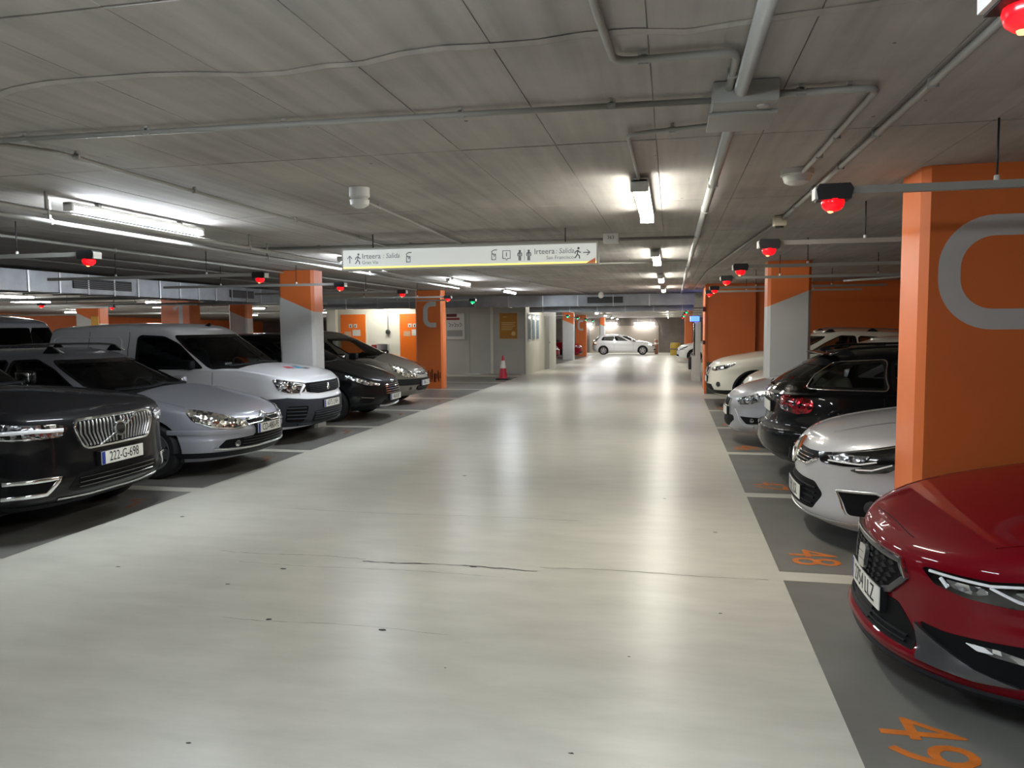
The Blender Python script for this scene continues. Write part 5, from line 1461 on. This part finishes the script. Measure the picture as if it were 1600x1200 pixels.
# ------------------------------------------------------------------ beige-grey rounded MPV
def mpv():
    L = 4.28
    c = Car('people_carrier', 'grey-beige rounded people carrier beside the orange letter pillar', G_L, (-5.33 - L / 2, 16.25, 0), 0, P_beige, L, 1.75, 1.62, .86, 2.76, .31,
            zb=((0, .24), (.5, .2), (2, .2), (4.28, .28)), zt=((0, .68), (.12, .74), (.4, .86), (.7, .96), (1.0, 1.03), (2, 1.02), (3.4, 1.05), (4.28, 1.0)),
            front=((.24, .1), (.32, .03), (.42, 0), (.58, .0), (.62, .04), (.66, .08), (.68, .12)), rear=((.28, .08), (.5, 0), (.8, .02), (1.0, .05)),
            side=((.2, .06), (.32, .01), (.55, 0), (.75, .01), (.9, .01), (.98, .03), (1.03, .09)), aF=.95, nF=2.4, aR=.6, nR=3, crown=((0, 0), (.12, .03), (.4, .08), (1.0, .1)),
            dW=.8, roof=((1.8, 1.5), (2.4, 1.58), (3.2, 1.56), (3.8, 1.47)), dB=4.2, wroof=.54, caF=.55, cnF=2.0,
            win=([(1.65, 1.07), (2.5, 1.07), (2.5, 1.44), (2.2, 1.45), (1.95, 1.32)], [(2.57, 1.07), (3.3, 1.1), (3.2, 1.42), (2.57, 1.45)], [(3.37, 1.1), (3.8, 1.14), (3.6, 1.36), (3.28, 1.41)]), doors=(1.4, 2.54, 3.35), zbump=.6, spokes=6, rimstyle='hubcap', fold=True, mir_m=M_blackpl)
    lam = smooth_poly([(.33, .64), (.46, .73), (.74, .85), (.96, .93), (1.02, .9), (.93, .74), (.7, .625), (.42, .6)], .04)
    for h, sg in zip(c.patch2('headlight', lam, M_lamp_warm, off=.008, thick=.02, dome=.02), (1, -1)):
        c.disc('reflector', sg * .66, .72, .045, M_chrome, .03, h)
    g = c.patch('grille', smooth_poly([(-.26, .70), (.26, .70), (.22, .645), (-.22, .645)], .02), M_intake, off=.006)
    c.ribbon('chevron_bar', [(-.26, .655), (-.07, .66), (0, .7), (.07, .66), (.26, .655)], .014, M_chrome, off=.02, parent=g); c.ribbon('chevron_bar', [(-.26, .69), (-.07, .695), (0, .735), (.07, .695), (.26, .69)], .014, M_chrome, off=.02, parent=g)
    c.patch('bumper_band', [(-1.1, .58), (-.5, .575), (.5, .575), (1.1, .58), (1.1, .44), (-1.1, .44)], M_blackpl, off=.012, thick=.02)
    lo = c.patch('lower_intake', smooth_poly([(-.36, .42), (.36, .42), (.4, .36), (.3, .31), (-.3, .31), (-.4, .36)], .03), M_intake, off=.004); slats_h(c, lo, .34, None, (.34, .37, .395), .01, M_dkmetal)
    for sg in (1, -1): c.disc('fog_light', sg * .56, .37, .035, M_darkpl, .006)
    c.plate('0866 CZP', .475, off=.035)
    return c
mpv()

# ------------------------------------------------------------------ red hatchback, nearest on the right
def red():
    L = 4.37
    c = Car('hatchback', 'metallic red hatchback with hexagonal grille, nearest car on the right', G_R, (.93 + L / 2, 4.1, 0), PI, P_red, L, 1.80, 1.46, .87, 2.69, .325,
            zb=((0, .17), (.5, .17), (2, .18), (4.37, .26)), zt=((0, .655), (.08, .69), (.3, .755), (.7, .83), (1.3, .915), (2.2, .93), (3.4, .97), (4.37, .93)),
            front=((.17, .06), (.2, .015), (.24, .0), (.28, .035), (.38, .06), (.46, .055), (.54, .06), (.6, .07), (.64, .095), (.655, .14)), rear=((.26, .1), (.5, 0), (.8, .02), (.93, .06)),
            side=((.18, .06), (.28, .01), (.5, .0), (.62, .015), (.72, .0), (.84, .02), (.9, .05), (.94, .1)), aF=.95, nF=2.35, aR=.6, nR=3.2, crown=((0, 0), (.08, .012), (.35, .05), (1.3, .085)),
            dW=1.3, roof=((2.2, 1.36), (2.7, 1.405), (3.4, 1.39), (3.95, 1.33)), dB=4.2, wroof=.55, caF=.55,
            win=([(2.0, .98), (2.9, 1.0), (2.88, 1.3), (2.6, 1.31), (2.35, 1.2)], [(2.97, 1.0), (3.7, 1.05), (3.6, 1.25), (2.96, 1.3)]), doors=(1.6, 2.93, 3.75), zbump=.5, spokes=5, glass_m=M_glass_dark)
    hexo = [(-.36, .628), (.36, .628), (.415, .565), (.31, .475), (.22, .445), (-.22, .445), (-.31, .475), (-.415, .565)]
    g = c.patch('grille', smooth_poly(hexo, .012), M_intake, off=.004)
    c.ribbon('grille_surround', hexo + [hexo[0]], .03, M_dkmetal, off=.018, thick=.022, parent=g)
    c.ribbon('chrome_edge', [(-.425, .565), (-.37, .638), (.37, .638), (.425, .565)], .009, M_chrome, off=.024, thick=.02, parent=g)
    for iz, z in enumerate((.478, .508, .538, .568, .598)):
        hw = .27 + .03 * min(iz, 3) if z < .565 else .36 - (z - .565) * .6
        n = 9
        for k in range(n):
            a = -hw + 2 * hw * (k + .5) / n
            c.patch('grille_cell', [(a - hw / n * .8, z), (a, z + .011), (a + hw / n * .8, z), (a, z - .011)], M_blackpl, off=.013, thick=.01, parent=g, step=.05)
    em = c.patch('emblem', smooth_poly([(-.055, .59), (.04, .6), (.055, .585), (.05, .49), (-.04, .482), (-.055, .497)], .01), M_satin, off=.034, thick=.02, parent=g)
    c.ribbon('emblem_cut', [(-.05, .557), (.025, .56)], .006, M_gloss, off=.036, thick=.004, parent=em); c.ribbon('emblem_cut', [(-.025, .523), (.05, .526)], .006, M_gloss, off=.036, thick=.004, parent=em)
    lam = smooth_poly([(.50, .637), (.53, .648), (.8, .66), (1.1, .715), (1.32, .765), (1.3, .72), (1.1, .62), (.9, .572), (.7, .572), (.57, .59)], .015)
    for h, sg in zip(c.patch2('headlight', lam, M_gloss, off=.006, thick=.02), (1, -1)):
        c.ribbon('light_guide', [(sg * .545, .636), (sg * .8, .643), (sg * 1.1, .695), (sg * 1.28, .74)], .012, M_drl, off=.014, thick=.012, parent=h)
        c.ribbon('light_guide', [(sg * .8, .636), (sg * .9, .605), (sg * 1.02, .59)], .012, M_drl, off=.014, thick=.012, parent=h)
        c.ribbon('light_guide', [(sg * .60, .622), (sg * .635, .592)], .016, M_drl, off=.014, thick=.012, parent=h)
        c.patch('reflector', smooth_poly([(sg * .625, .625), (sg * .77, .628), (sg * .80, .61), (sg * .75, .592), (sg * .66, .598)], .01), M_lamp_clear, off=.012, parent=h, step=.02)
        c.patch('reflector', smooth_poly([(sg * .88, .637), (sg * 1.05, .67), (sg * 1.1, .64), (sg * .98, .61)], .01), M_lamp_dark, off=.012, parent=h, step=.02)
    lo = c.patch('lower_intake', smooth_poly([(-.36, .435), (.36, .435), (.5, .33), (.52, .265), (-.52, .265), (-.5, .33)], .02), M_intake, off=.002)
    slats_h(c, lo, .46, None, (.285, .31), .012, M_blackpl); c.patch('plate_carrier', [(-.15, .36), (.15, .36), (.15, .27), (-.15, .27)], M_blackpl, off=.012, parent=lo)
    for sg in (1, -1):
        f = c.patch('fog_recess', smooth_poly([(sg * .5, .4), (sg * .62, .395), (sg * 1.0, .43), (sg * 1.12, .40), (sg * 1.12, .27), (sg * .8, .245), (sg * .6, .25)], .015), M_intake, off=.003)
        c.patch('intake_blade', smooth_poly([(sg * .48, .39), (sg * .53, .37), (sg * .78, .285), (sg * .95, .262), (sg * .8, .247), (sg * .56, .25)], .01), M_dkmetal, off=.022, thick=.025, parent=f)
        c.patch('intake_frame', smooth_poly([(sg * 1.02, .43), (sg * 1.1, .44), (sg * 1.22, .38), (sg * 1.2, .265), (sg * 1.1, .262), (sg * 1.08, .36)], .01), M_dkmetal, off=.014, thick=.018, parent=f)
        fl = c.patch('fog_light', smooth_poly([(sg * .72, .388), (sg * .84, .392), (sg * 1.0, .372), (sg * 1.02, .352), (sg * .82, .36)], .008), M_lamp_clear, off=.014, parent=f, step=.02)
        c.patch('fog_lens', smooth_poly([(sg * .72, .386), (sg * .79, .389), (sg * .83, .37), (sg * .77, .366)], .006), M_drl, off=.019, parent=fl, step=.02)
    c.ribbon('splitter', [(-1.3, .2), (-.8, .182), (-.4, .18), (.4, .18), (.8, .182), (1.3, .2)], .022, M_blackpl, off=.02, thick=.03)
    c.plate('2754 LLZ', .405, off=.028, sx=.8)
    # bonnet leading-edge shut line and creases
    for sg in (1, -1):
        pts = [(c.X(.16), 0), (c.X(.17), .25), (c.X(.22), .45), (c.X(.36), .62), (c.X(.6), .7)]
        V, F = [], []
        P = [p for p in pts]; import itertools
        fx = pchip([(p[1], p[0]) for p in pts])
        for y in np.linspace(0, .7, 24):
            x = float(fx(y)); z = (c.top(x, sg * y) or .7) + .0015
            V += [(x - .004, sg * y, z), (x + .004, sg * y, z)]
        for i in range(23): F.append((2 * i, 2 * i + 1, 2 * i + 3, 2 * i + 2))
        mesh_obj('panel_gap', V, F, M_gap, c.root)
    return c
red()

# ------------------------------------------------------------------ pale silver hatchback beside it
def silver2():
    L = 4.36
    c = Car('hatchback', 'pale silver hatchback with wide lamps, next to the orange pillar', G_R, (1.0 + L / 2, 6.62, 0), PI, P_sil2, L, 1.81, 1.45, .9, 2.67, .325,
            zb=((0, .2), (.5, .18), (2, .18), (4.36, .27)), zt=((0, .745), (.1, .79), (.35, .855), (.8, .92), (1.3, .965), (2.2, .95), (3.4, .98), (4.36, .95)),
            front=((.2, .08), (.24, .02), (.3, 0), (.4, .03), (.5, .03), (.6, .025), (.68, .05), (.72, .09), (.745, .14)), rear=((.27, .1), (.5, 0), (.8, .02), (.95, .06)),
            side=((.18, .06), (.28, .01), (.5, .0), (.65, .015), (.75, .0), (.86, .02), (.92, .05), (.96, .1)), aF=.95, nF=2.4, aR=.6, nR=3.2, crown=((0, 0), (.1, .02), (.35, .06), (1.3, .09)),
            dW=1.25, roof=((2.15, 1.36), (2.7, 1.405), (3.4, 1.39), (3.95, 1.33)), dB=4.2, wroof=.55, caF=.55,
            win=([(2.0, 1.01), (2.9, 1.02), (2.88, 1.3), (2.6, 1.31), (2.35, 1.2)], [(2.97, 1.02), (3.7, 1.06), (3.6, 1.25), (2.96, 1.3)]), doors=(1.6, 2.93, 3.75), zbump=.56, spokes=5)
    g = c.patch('grille', smooth_poly([(-.5, .735), (-.3, .725), (.3, .725), (.5, .735), (.46, .68), (.3, .62), (-.3, .62), (-.46, .68)], .02), M_intake, off=.005)
    for z in (.645, .67, .695): c.ribbon('grille_slat', [(-.4, z), (.4, z + .0)], .01, M_chrome, off=.016, thick=.012, parent=g)
    c.ribbon('grille_surround', [(-.46, .68), (-.3, .615), (.3, .615), (.46, .68)], .02, M_chrome, off=.016, thick=.02, parent=g)
    em = [(0, .77), (.065, .68), (0, .59), (-.065, .68)]; c.ribbon('emblem', em + [em[0]], .028, M_chrome, off=.034, thick=.03, parent=g)
    lam = smooth_poly([(.44, .725), (.7, .765), (1.0, .83), (1.22, .885), (1.25, .85), (1.14, .73), (1.02, .65), (.84, .625), (.76, .64), (.86, .675), (.7, .662), (.5, .662)], .02)
    for h, sg in zip(c.patch2('headlight', lam, M_gloss, off=.007, thick=.02), (1, -1)):
        c.patch('reflector', smooth_poly([(sg * .56, .72), (sg * .74, .745), (sg * .9, .755), (sg * .86, .70), (sg * .62, .692)], .01), M_lamp_clear, off=.013, parent=h, step=.025)
        c.ribbon('light_guide', [(sg * .58, .687), (sg * .84, .692), (sg * .95, .72)], .012, M_drl, off=.015, thick=.012, parent=h)
        c.ribbon('light_guide', [(sg * .81, .652), (sg * .92, .66), (sg * 1.05, .71)], .01, M_drl, off=.015, thick=.012, parent=h)
        c.ribbon('light_guide', [(sg * .6, .742), (sg * .9, .795), (sg * 1.1, .84)], .008, M_chrome, off=.013, thick=.01, parent=h)
    lo = c.patch('lower_intake', smooth_poly([(-.42, .5), (.42, .5), (.52, .42), (.45, .29), (-.45, .29), (-.52, .42)], .03), M_intake, off=.003); slats_h(c, lo, .44, None, (.33, .37, .41, .45), .012, M_blackpl)
    for sg in (1, -1):
        f = c.patch('fog_recess', smooth_poly([(sg * .66, .47), (sg * .95, .49), (sg * 1.14, .42), (sg * 1.08, .32), (sg * .78, .31)], .03), M_intake, off=.003)
        c.disc('fog_light', sg * .92, .39, .045, M_darkpl, .012, f, dome=.01); c.ribbon('fog_trim', [(sg * .66, .475), (sg * .95, .495), (sg * 1.13, .43)], .018, M_satin, off=.014, parent=f)
        c.ribbon('fog_trim', [(sg * .65, .47), (sg * .76, .31)], .01, M_chrome, off=.012, parent=f)
    c.ribbon('bumper_lip', [(-1.1, .25), (-.6, .235), (.6, .235), (1.1, .25)], .02, M_satin, off=.012)
    c.plate('7391 KSL', .375, off=.03)
    for sg in (1, -1): # bonnet creases
        V, F = [], []
        for x in np.linspace(c.X(.25), c.X(1.2), 14):
            y = sg * (.3 + (c.X(.25) - x) * .18); z = c.top(x, y) + .004
            V += [(x, y - .03, z - .0035), (x, y, z + .004), (x, y + .03, z - .0035)]
        for i in range(13): F += [(3 * i, 3 * i + 1, 3 * i + 4, 3 * i + 3), (3 * i + 1, 3 * i + 2, 3 * i + 5, 3 * i + 4)]
        mesh_obj('bonnet_crease', V, F, P_sil2, c.root, True)
    return c
silver2()

# ------------------------------------------------------------------ black estate, tail to the aisle
def black_estate():
    L = 4.70
    c = Car('estate_car', 'glossy black estate car parked tail-out with red tail lamps', G_R, (.99 + L / 2, 9.12, 0), 0, P_blk2, L, 1.83, 1.46, .9, 2.81, .325,
            zb=((0, .2), (2, .19), (3.8, .2), (4.70, .26)), zt=((0, .66), (.3, .75), (1.3, .93), (2.2, .955), (3.5, .985), (4.3, 1.0), (4.70, .98)),
            front=((.2, .08), (.3, .0), (.5, .02), (.66, .12)), rear=((.26, .14), (.33, .04), (.42, .0), (.56, .01), (.64, .085), (.8, .11), (.92, .14), (.98, .2)),
            side=((.19, .07), (.3, .01), (.5, .0), (.6, .012), (.72, .0), (.88, .015), (.94, .04), (.98, .1)), aF=.9, nF=2.4, aR=.8, nR=2.5, crown=((0, 0), (.3, .05), (1.3, .08), (4.3, .03), (4.7, 0)),
            dW=1.4, roof=((2.25, 1.37), (2.8, 1.42), (3.6, 1.405), (4.05, 1.36)), dB=4.62, wroof=.54, caF=.55, caR=.5, cnR=2.2, rwA=.84, rwz=(.03, .1),
            win=([(2.0, 1.0), (2.75, 1.01), (2.73, 1.31), (2.5, 1.32), (2.3, 1.2)], [(2.82, 1.01), (3.5, 1.03), (3.47, 1.31), (2.8, 1.32)], [(3.57, 1.03), (4.28, 1.05), (4.2, 1.13), (3.98, 1.28), (3.54, 1.31)]), doors=(1.6, 2.78, 3.6), zbump=.62, spokes=5, seat_m=M_seat_light)
    for sg in (1, -1):
        q = smooth_poly([(.46, .93), (.6, .95), (.8, .945), (.92, .925), (.95, .86), (.92, .79), (.78, .765), (.56, .79), (.46, .85)], .04)
        t = c.patch('tail_light', [(sg * (c.body.atot - a), z) for a, z in q], M_redlens, off=.01, thick=.02, dome=.015)
        c.ribbon('lamp_divider', [(sg * (c.body.atot - .48), .845), (sg * (c.body.atot - .93), .85)], .012, mat('deep_red', srgb(70, 2, 10), .15, coat=1.0), off=.026, thick=.012, parent=t)
        c.patch('reversing_lamp', smooth_poly([(sg * (c.body.atot - a), z) for a, z in ((.5, .835), (.66, .835), (.66, .79), (.54, .8))], .01), M_lamp_clear, off=.024, parent=t, step=.03)
        # chrome strip round the rear side glass
        pp = smooth_poly([(c.X(d), z) for d, z in ((3.55, 1.015), (4.32, 1.035), (4.23, 1.15), (4.0, 1.3), (3.52, 1.33))], .05)
        az = [(sg * c.cab.a_of_x(x, z), z) for x, z in pp]; c.ribbon('chrome_trim', az + [az[0]], .01, M_chrome, 'cab', .008, .01)
        c.ribbon('bumper_crease', [(sg * (c.body.atot - .05), .575), (sg * (c.body.atot - .6), .575), (sg * (c.body.atot - 1.2), .59)], .02, P_blk2, off=.014, thick=.02)
    c.plate(None, .80, rear=True, off=.03)
    c.rails(2.4, 4.05, .51, M_gloss, .05)
    sp = c.ribbon('tailgate_trim', [(c.body.atot - .3, .89), (c.body.atot - .02, .895)], .02, M_chrome, off=.012)
    # roof spoiler over the rear glass
    xs = c.X(4.05); prism('roof_spoiler', [(xs + .1, 1.395), (xs - .06, 1.385), (xs - .07, 1.37), (xs + .05, 1.36)], P_blk2, c.root, 'XZ', -.5, 1.0)
    c.ribbon('wiper', [(c.cab.atot - .02, 1.03), (c.cab.atot - .35, 1.04)], .02, M_blackpl, 'cab', .02, .012)
    return c
black_estate()

# ------------------------------------------------------------------ silver small hatch
def small():
    L = 4.06
    c = Car('hatchback', 'silver small hatchback nosing out between the black estate and the right pillar', G_R, (.78 + L / 2, 11.62, 0), PI, P_sil3, L, 1.70, 1.44, .82, 2.47, .305,
            zb=((0, .2), (.5, .18), (2, .18), (4.06, .27)), zt=((0, .675), (.1, .715), (.35, .79), (.8, .885), (1.2, .95), (2.2, .95), (3.4, .98), (4.06, .95)),
            front=((.2, .08), (.25, .02), (.32, 0), (.42, .02), (.52, .02), (.6, .035), (.65, .07), (.675, .12)), rear=((.27, .1), (.5, 0), (.8, .02), (.95, .06)),
            side=((.18, .06), (.28, .01), (.5, .0), (.65, .015), (.75, .0), (.86, .02), (.92, .05), (.96, .1)), aF=.95, nF=2.35, aR=.6, nR=3, crown=((0, 0), (.1, .02), (.35, .06), (1.2, .08)),
            dW=1.1, roof=((2.0, 1.35), (2.5, 1.39), (3.1, 1.38), (3.6, 1.32)), dB=3.92, wroof=.53, caF=.5, win=([(1.85, 1.0), (2.75, 1.01), (2.72, 1.28), (2.45, 1.29), (2.2, 1.18)], [(2.82, 1.01), (3.4, 1.05), (3.3, 1.24), (2.8, 1.28)]), doors=(1.45, 2.78), zbump=.5, spokes=5)
    g = c.patch('grille', smooth_poly([(-.3, .645), (.3, .645), (.26, .54), (-.26, .54)], .03), M_intake, off=.005); c.ribbon('grille_surround', [(-.31, .65), (-.26, .53), (.26, .53), (.31, .65)], .016, M_satin, off=.014, parent=g)
    lam = smooth_poly([(.48, .64), (.6, .69), (.85, .755), (1.02, .80), (1.05, .76), (.95, .67), (.75, .6), (.55, .585)], .03)
    for h, sg in zip(c.patch2('headlight', lam, M_lamp_dark, off=.007, thick=.02, dome=.012), (1, -1)): c.disc('reflector', sg * .7, .66, .045, M_chrome, .022, h, dome=.01)
    lo = c.patch('lower_intake', smooth_poly([(-.4, .42), (.4, .42), (.46, .36), (.3, .26), (-.3, .26), (-.46, .36)], .03), M_intake, off=.003)
    for sg in (1, -1):
        f = c.patch('fog_recess', smooth_poly([(sg * .56, .42), (sg * .95, .42), (sg * .96, .34), (sg * .7, .32)], .02), M_intake, off=.003); c.disc('fog_light', sg * .78, .375, .03, M_lamp_clear, .01, f)
        c.ribbon('brace', [(sg * .44, .5), (sg * .6, .31), (sg * .8, .28)], .04, P_sil3, off=.014, thick=.02)
    c.plate(None, .47, off=.03)
    return c
small()

# ------------------------------------------------------------------ white crossover and the pale car beside it
def crossover(label, loc, rz, pm, group, lod=1, plate=None):
    L = 4.38
    c = Car('crossover', label, group, loc, rz, pm, L, 1.80, 1.59, .9, 2.65, .345,
            zb=((0, .28), (.5, .24), (2, .24), (4.38, .33)), zt=((0, .82), (.1, .87), (.35, .94), (.8, 1.01), (1.2, 1.06), (2.2, 1.06), (3.4, 1.12), (4.38, 1.06)),
            front=((.28, .12), (.36, .03), (.45, 0), (.6, .015), (.72, .03), (.78, .06), (.82, .13)), rear=((.33, .1), (.5, 0), (.8, .02), (1.06, .08)),
            side=((.24, .06), (.34, .0), (.55, .01), (.75, .015), (.88, .0), (.98, .02), (1.03, .05), (1.07, .1)), aF=.85, nF=2.5, aR=.6, nR=3, crown=((0, 0), (.1, .02), (.35, .06), (1.2, .08)),
            dW=1.15, roof=((2.05, 1.49), (2.6, 1.54), (3.4, 1.52), (3.95, 1.45)), dB=4.22, wroof=.55, caF=.5, win=([(1.9, 1.11), (2.8, 1.12), (2.78, 1.43), (2.5, 1.44), (2.25, 1.32)], [(2.87, 1.12), (3.65, 1.18), (3.55, 1.38), (2.85, 1.43)]), doors=(1.5, 2.83, 3.7), zbump=.6, spokes=5, lod=lod)
    g = c.patch('grille', smooth_poly([(-.34, .80), (.34, .80), (.26, .66), (-.26, .66)], .03), M_intake, off=.005); c.ribbon('grille_surround', [(-.36, .80), (-.2, .66), (.2, .66), (.36, .80)], .03, M_chrome, off=.018, parent=g); c.disc('emblem', 0, .735, .06, M_chrome, .03, g)
    lam = smooth_poly([(.42, .80), (.7, .85), (.95, .905), (1.08, .93), (1.06, .88), (.9, .80), (.6, .745), (.46, .75)], .02)
    for h, sg in zip(c.patch2('headlight', lam, M_lamp_dark, off=.007, thick=.02, dome=.01), (1, -1)):
        c.disc('reflector', sg * .6, .79, .03, M_chrome, .02, h); c.disc('reflector', sg * .8, .83, .035, M_chrome, .02, h)
        c.disc('fog_light', sg * .72, .48, .05, M_darkpl, .012)
    lo = c.patch('lower_intake', smooth_poly([(-.5, .47), (.5, .47), (.56, .36), (-.56, .36)], .03), M_intake, off=.004)
    c.patch('bumper_valance', [(-1.2, .38), (-.7, .36), (.7, .36), (1.2, .38), (1.15, .285), (-1.15, .285)], M_blackpl, off=.008)
    c.plate(plate, .56, off=.03); c.rails(2.2, 3.9, .52, M_satin, .05)
    for xw in (c.xwf, c.xwr):
        pts = [(c.body.a_of_x(xw + (c.arch_r + .02) * math.cos(t), .5), c.R + (c.arch_r + .02) * math.sin(t)) for t in np.linspace(-.1, PI + .1, 26)]
        c.ribbon2('arch_cladding', pts, .05, M_blackpl, off=.008, thick=.012)
    return c
crossover('white crossover beside the orange wall pier', (.74 + 2.19, 16.75, 0), PI, P_cream, G_R)
def generic(name, label, loc, rz, pm, group, L=4.2, W=1.76, H=1.46, lod=.6, glass_m=None, seats=False, tail=False, plate=None, rt=.45):
    k = H / 1.46
    c = Car(name, label, group, loc, rz, pm, L, W, H, .86, L * .615, .31 * min(k, 1.1),
            zb=((0, .2), (.5, .18), (2, .18), (L, .27)), zt=((0, .68 * k), (.1, .72 * k), (.35, .79 * k), (.8, .87 * k), (1.2, .93 * k), (2.2, .945 * k), (L - .8, .98 * k), (L, .93 * k)),
            front=((.2, .08), (.26, .02), (.34, 0), (.5 * k, .015), (.6 * k, .035), (.65 * k, .07), (.68 * k, .12)), rear=((.27, .1), (.45, 0), (.7 * k, .02), (.93 * k, .06)),
            side=((.18, .06), (.28, .01), (.5 * k, 0), (.65 * k, .015), (.75 * k, 0), (.86 * k, .02), (.945 * k, .1)), aF=.9, nF=2.4, aR=.6, nR=3, crown=((0, 0), (.1, .02), (.35, .06), (1.2, .08)),
            dW=1.15, roof=((2.05, 1.36 * k), (2.6, 1.405 * k), (L - 1.0, 1.39 * k), (L - rt, 1.33 * k)), dB=L - .12, wroof=.55, caF=.5,
            win=([(1.9, .99 * k), (2.78, 1.0 * k), (2.76, 1.29 * k), (2.5, 1.3 * k), (2.25, 1.19 * k)], [(2.85, 1.0 * k), (L - .68, 1.04 * k), (L - .8, 1.25 * k), (2.83, 1.29 * k)]), doors=(1.5, 2.82, L - .66), zbump=.5 * k, lod=lod, glass_m=glass_m, seats=seats)
    g = c.patch('grille', smooth_poly([(-.34, .64 * k), (.34, .64 * k), (.3, .55 * k), (-.3, .55 * k)], .03), M_intake, off=.005); c.ribbon('grille_slat', [(-.3, .595 * k), (.3, .595 * k)], .014, M_chrome, off=.014, parent=g)
    lam = smooth_poly([(.46, .645 * k), (.8, .72 * k), (1.04, .79 * k), (1.05, .75 * k), (.85, .63 * k), (.55, .585 * k)], .03)
    c.patch2('headlight', lam, M_lamp_dark, off=.007, thick=.02, dome=.01)
    c.patch('lower_intake', smooth_poly([(-.5, .4), (.5, .4), (.56, .3), (-.56, .3)], .03), M_intake, off=.003)
    T = c.body.atot
    for sg in (1, -1): c.patch('tail_light', smooth_poly([(sg * (T - a), z * k) for a, z in ((.45, .88), (.95, .86), (1.0, .74), (.5, .72))], .03), M_redlens, off=.007, thick=.02, dome=.01)
    if plate: c.plate(plate, .46 * k, off=.03)
    c.plate(None, .62 * k, rear=True, off=.03, band=False)
    return c
generic('hatchback', 'pale car mostly hidden behind the right two-tone pillar', (1.22 + 2.1, 14.15, 0), PI, P_cream, G_R, H=1.5, lod=.8, seats=True)
# far cars
c = generic('hatchback', 'white hatchback crossing the far end of the aisle', (-3.22, 54.5, fz(54.5)), 0, P_wh2, G_F, L=4.37, W=1.79, H=1.44, lod=.7, seats=True)
c.patch2('headlight_glow', smooth_poly([(.7, .68), (.95, .74), (1.0, .7), (.75, .64)], .02), emitter('headlight_on', (1, .97, .9), 6.0), off=.02)
T = c.body.atot; c.patch2('tail_glow', smooth_poly([(T - .8, .84), (T - .95, .84), (T - .95, .8), (T - .8, .8)], .02), emitter('tail_on', (1, .25, .1), 4.0), off=.02)
generic('hatchback', 'red hatchback far down the left side by the letter pillar', (-5.25 - 2.1, 46.6, fz(46.6)), 0, P_red, G_F, H=1.5)
generic('hatchback', 'red car glimpsed just past the booth corner', (-5.6 - 2.1, 39.2, fz(39.2)), 0, P_red, G_F, H=1.5)
generic('hatchback', 'white car far down the right side past the ticket machine', (.28 + 2.1, 39.6, fz(39.6)), PI, P_wh2, G_F, H=1.5)
generic('hatchback', 'white car behind another white car far down the right side', (.5 + 2.1, 42.1, fz(42.1)), PI, P_wh2, G_F, H=1.48)
generic('people_carrier', 'tall pale grey people carrier seen from behind at the left edge', (-10.45 - 2.35, 11.15, 0), PI, P_grey, G_F, L=4.7, W=1.9, H=2.02, lod=.7, glass_m=M_glass_dark, rt=.22)
generic('hatchback', 'dark car roof visible just left of the two-tone pillar', (-10.4 - 2.1, 16.6, 0), PI, P_blk2, G_F, H=1.55, glass_m=M_glass_dark)
generic('hatchback', 'dark car in the back row behind the black compact', (-10.4 - 2.1, 19.0, 0), PI, P_blk2, G_F, H=1.5, glass_m=M_glass_dark)
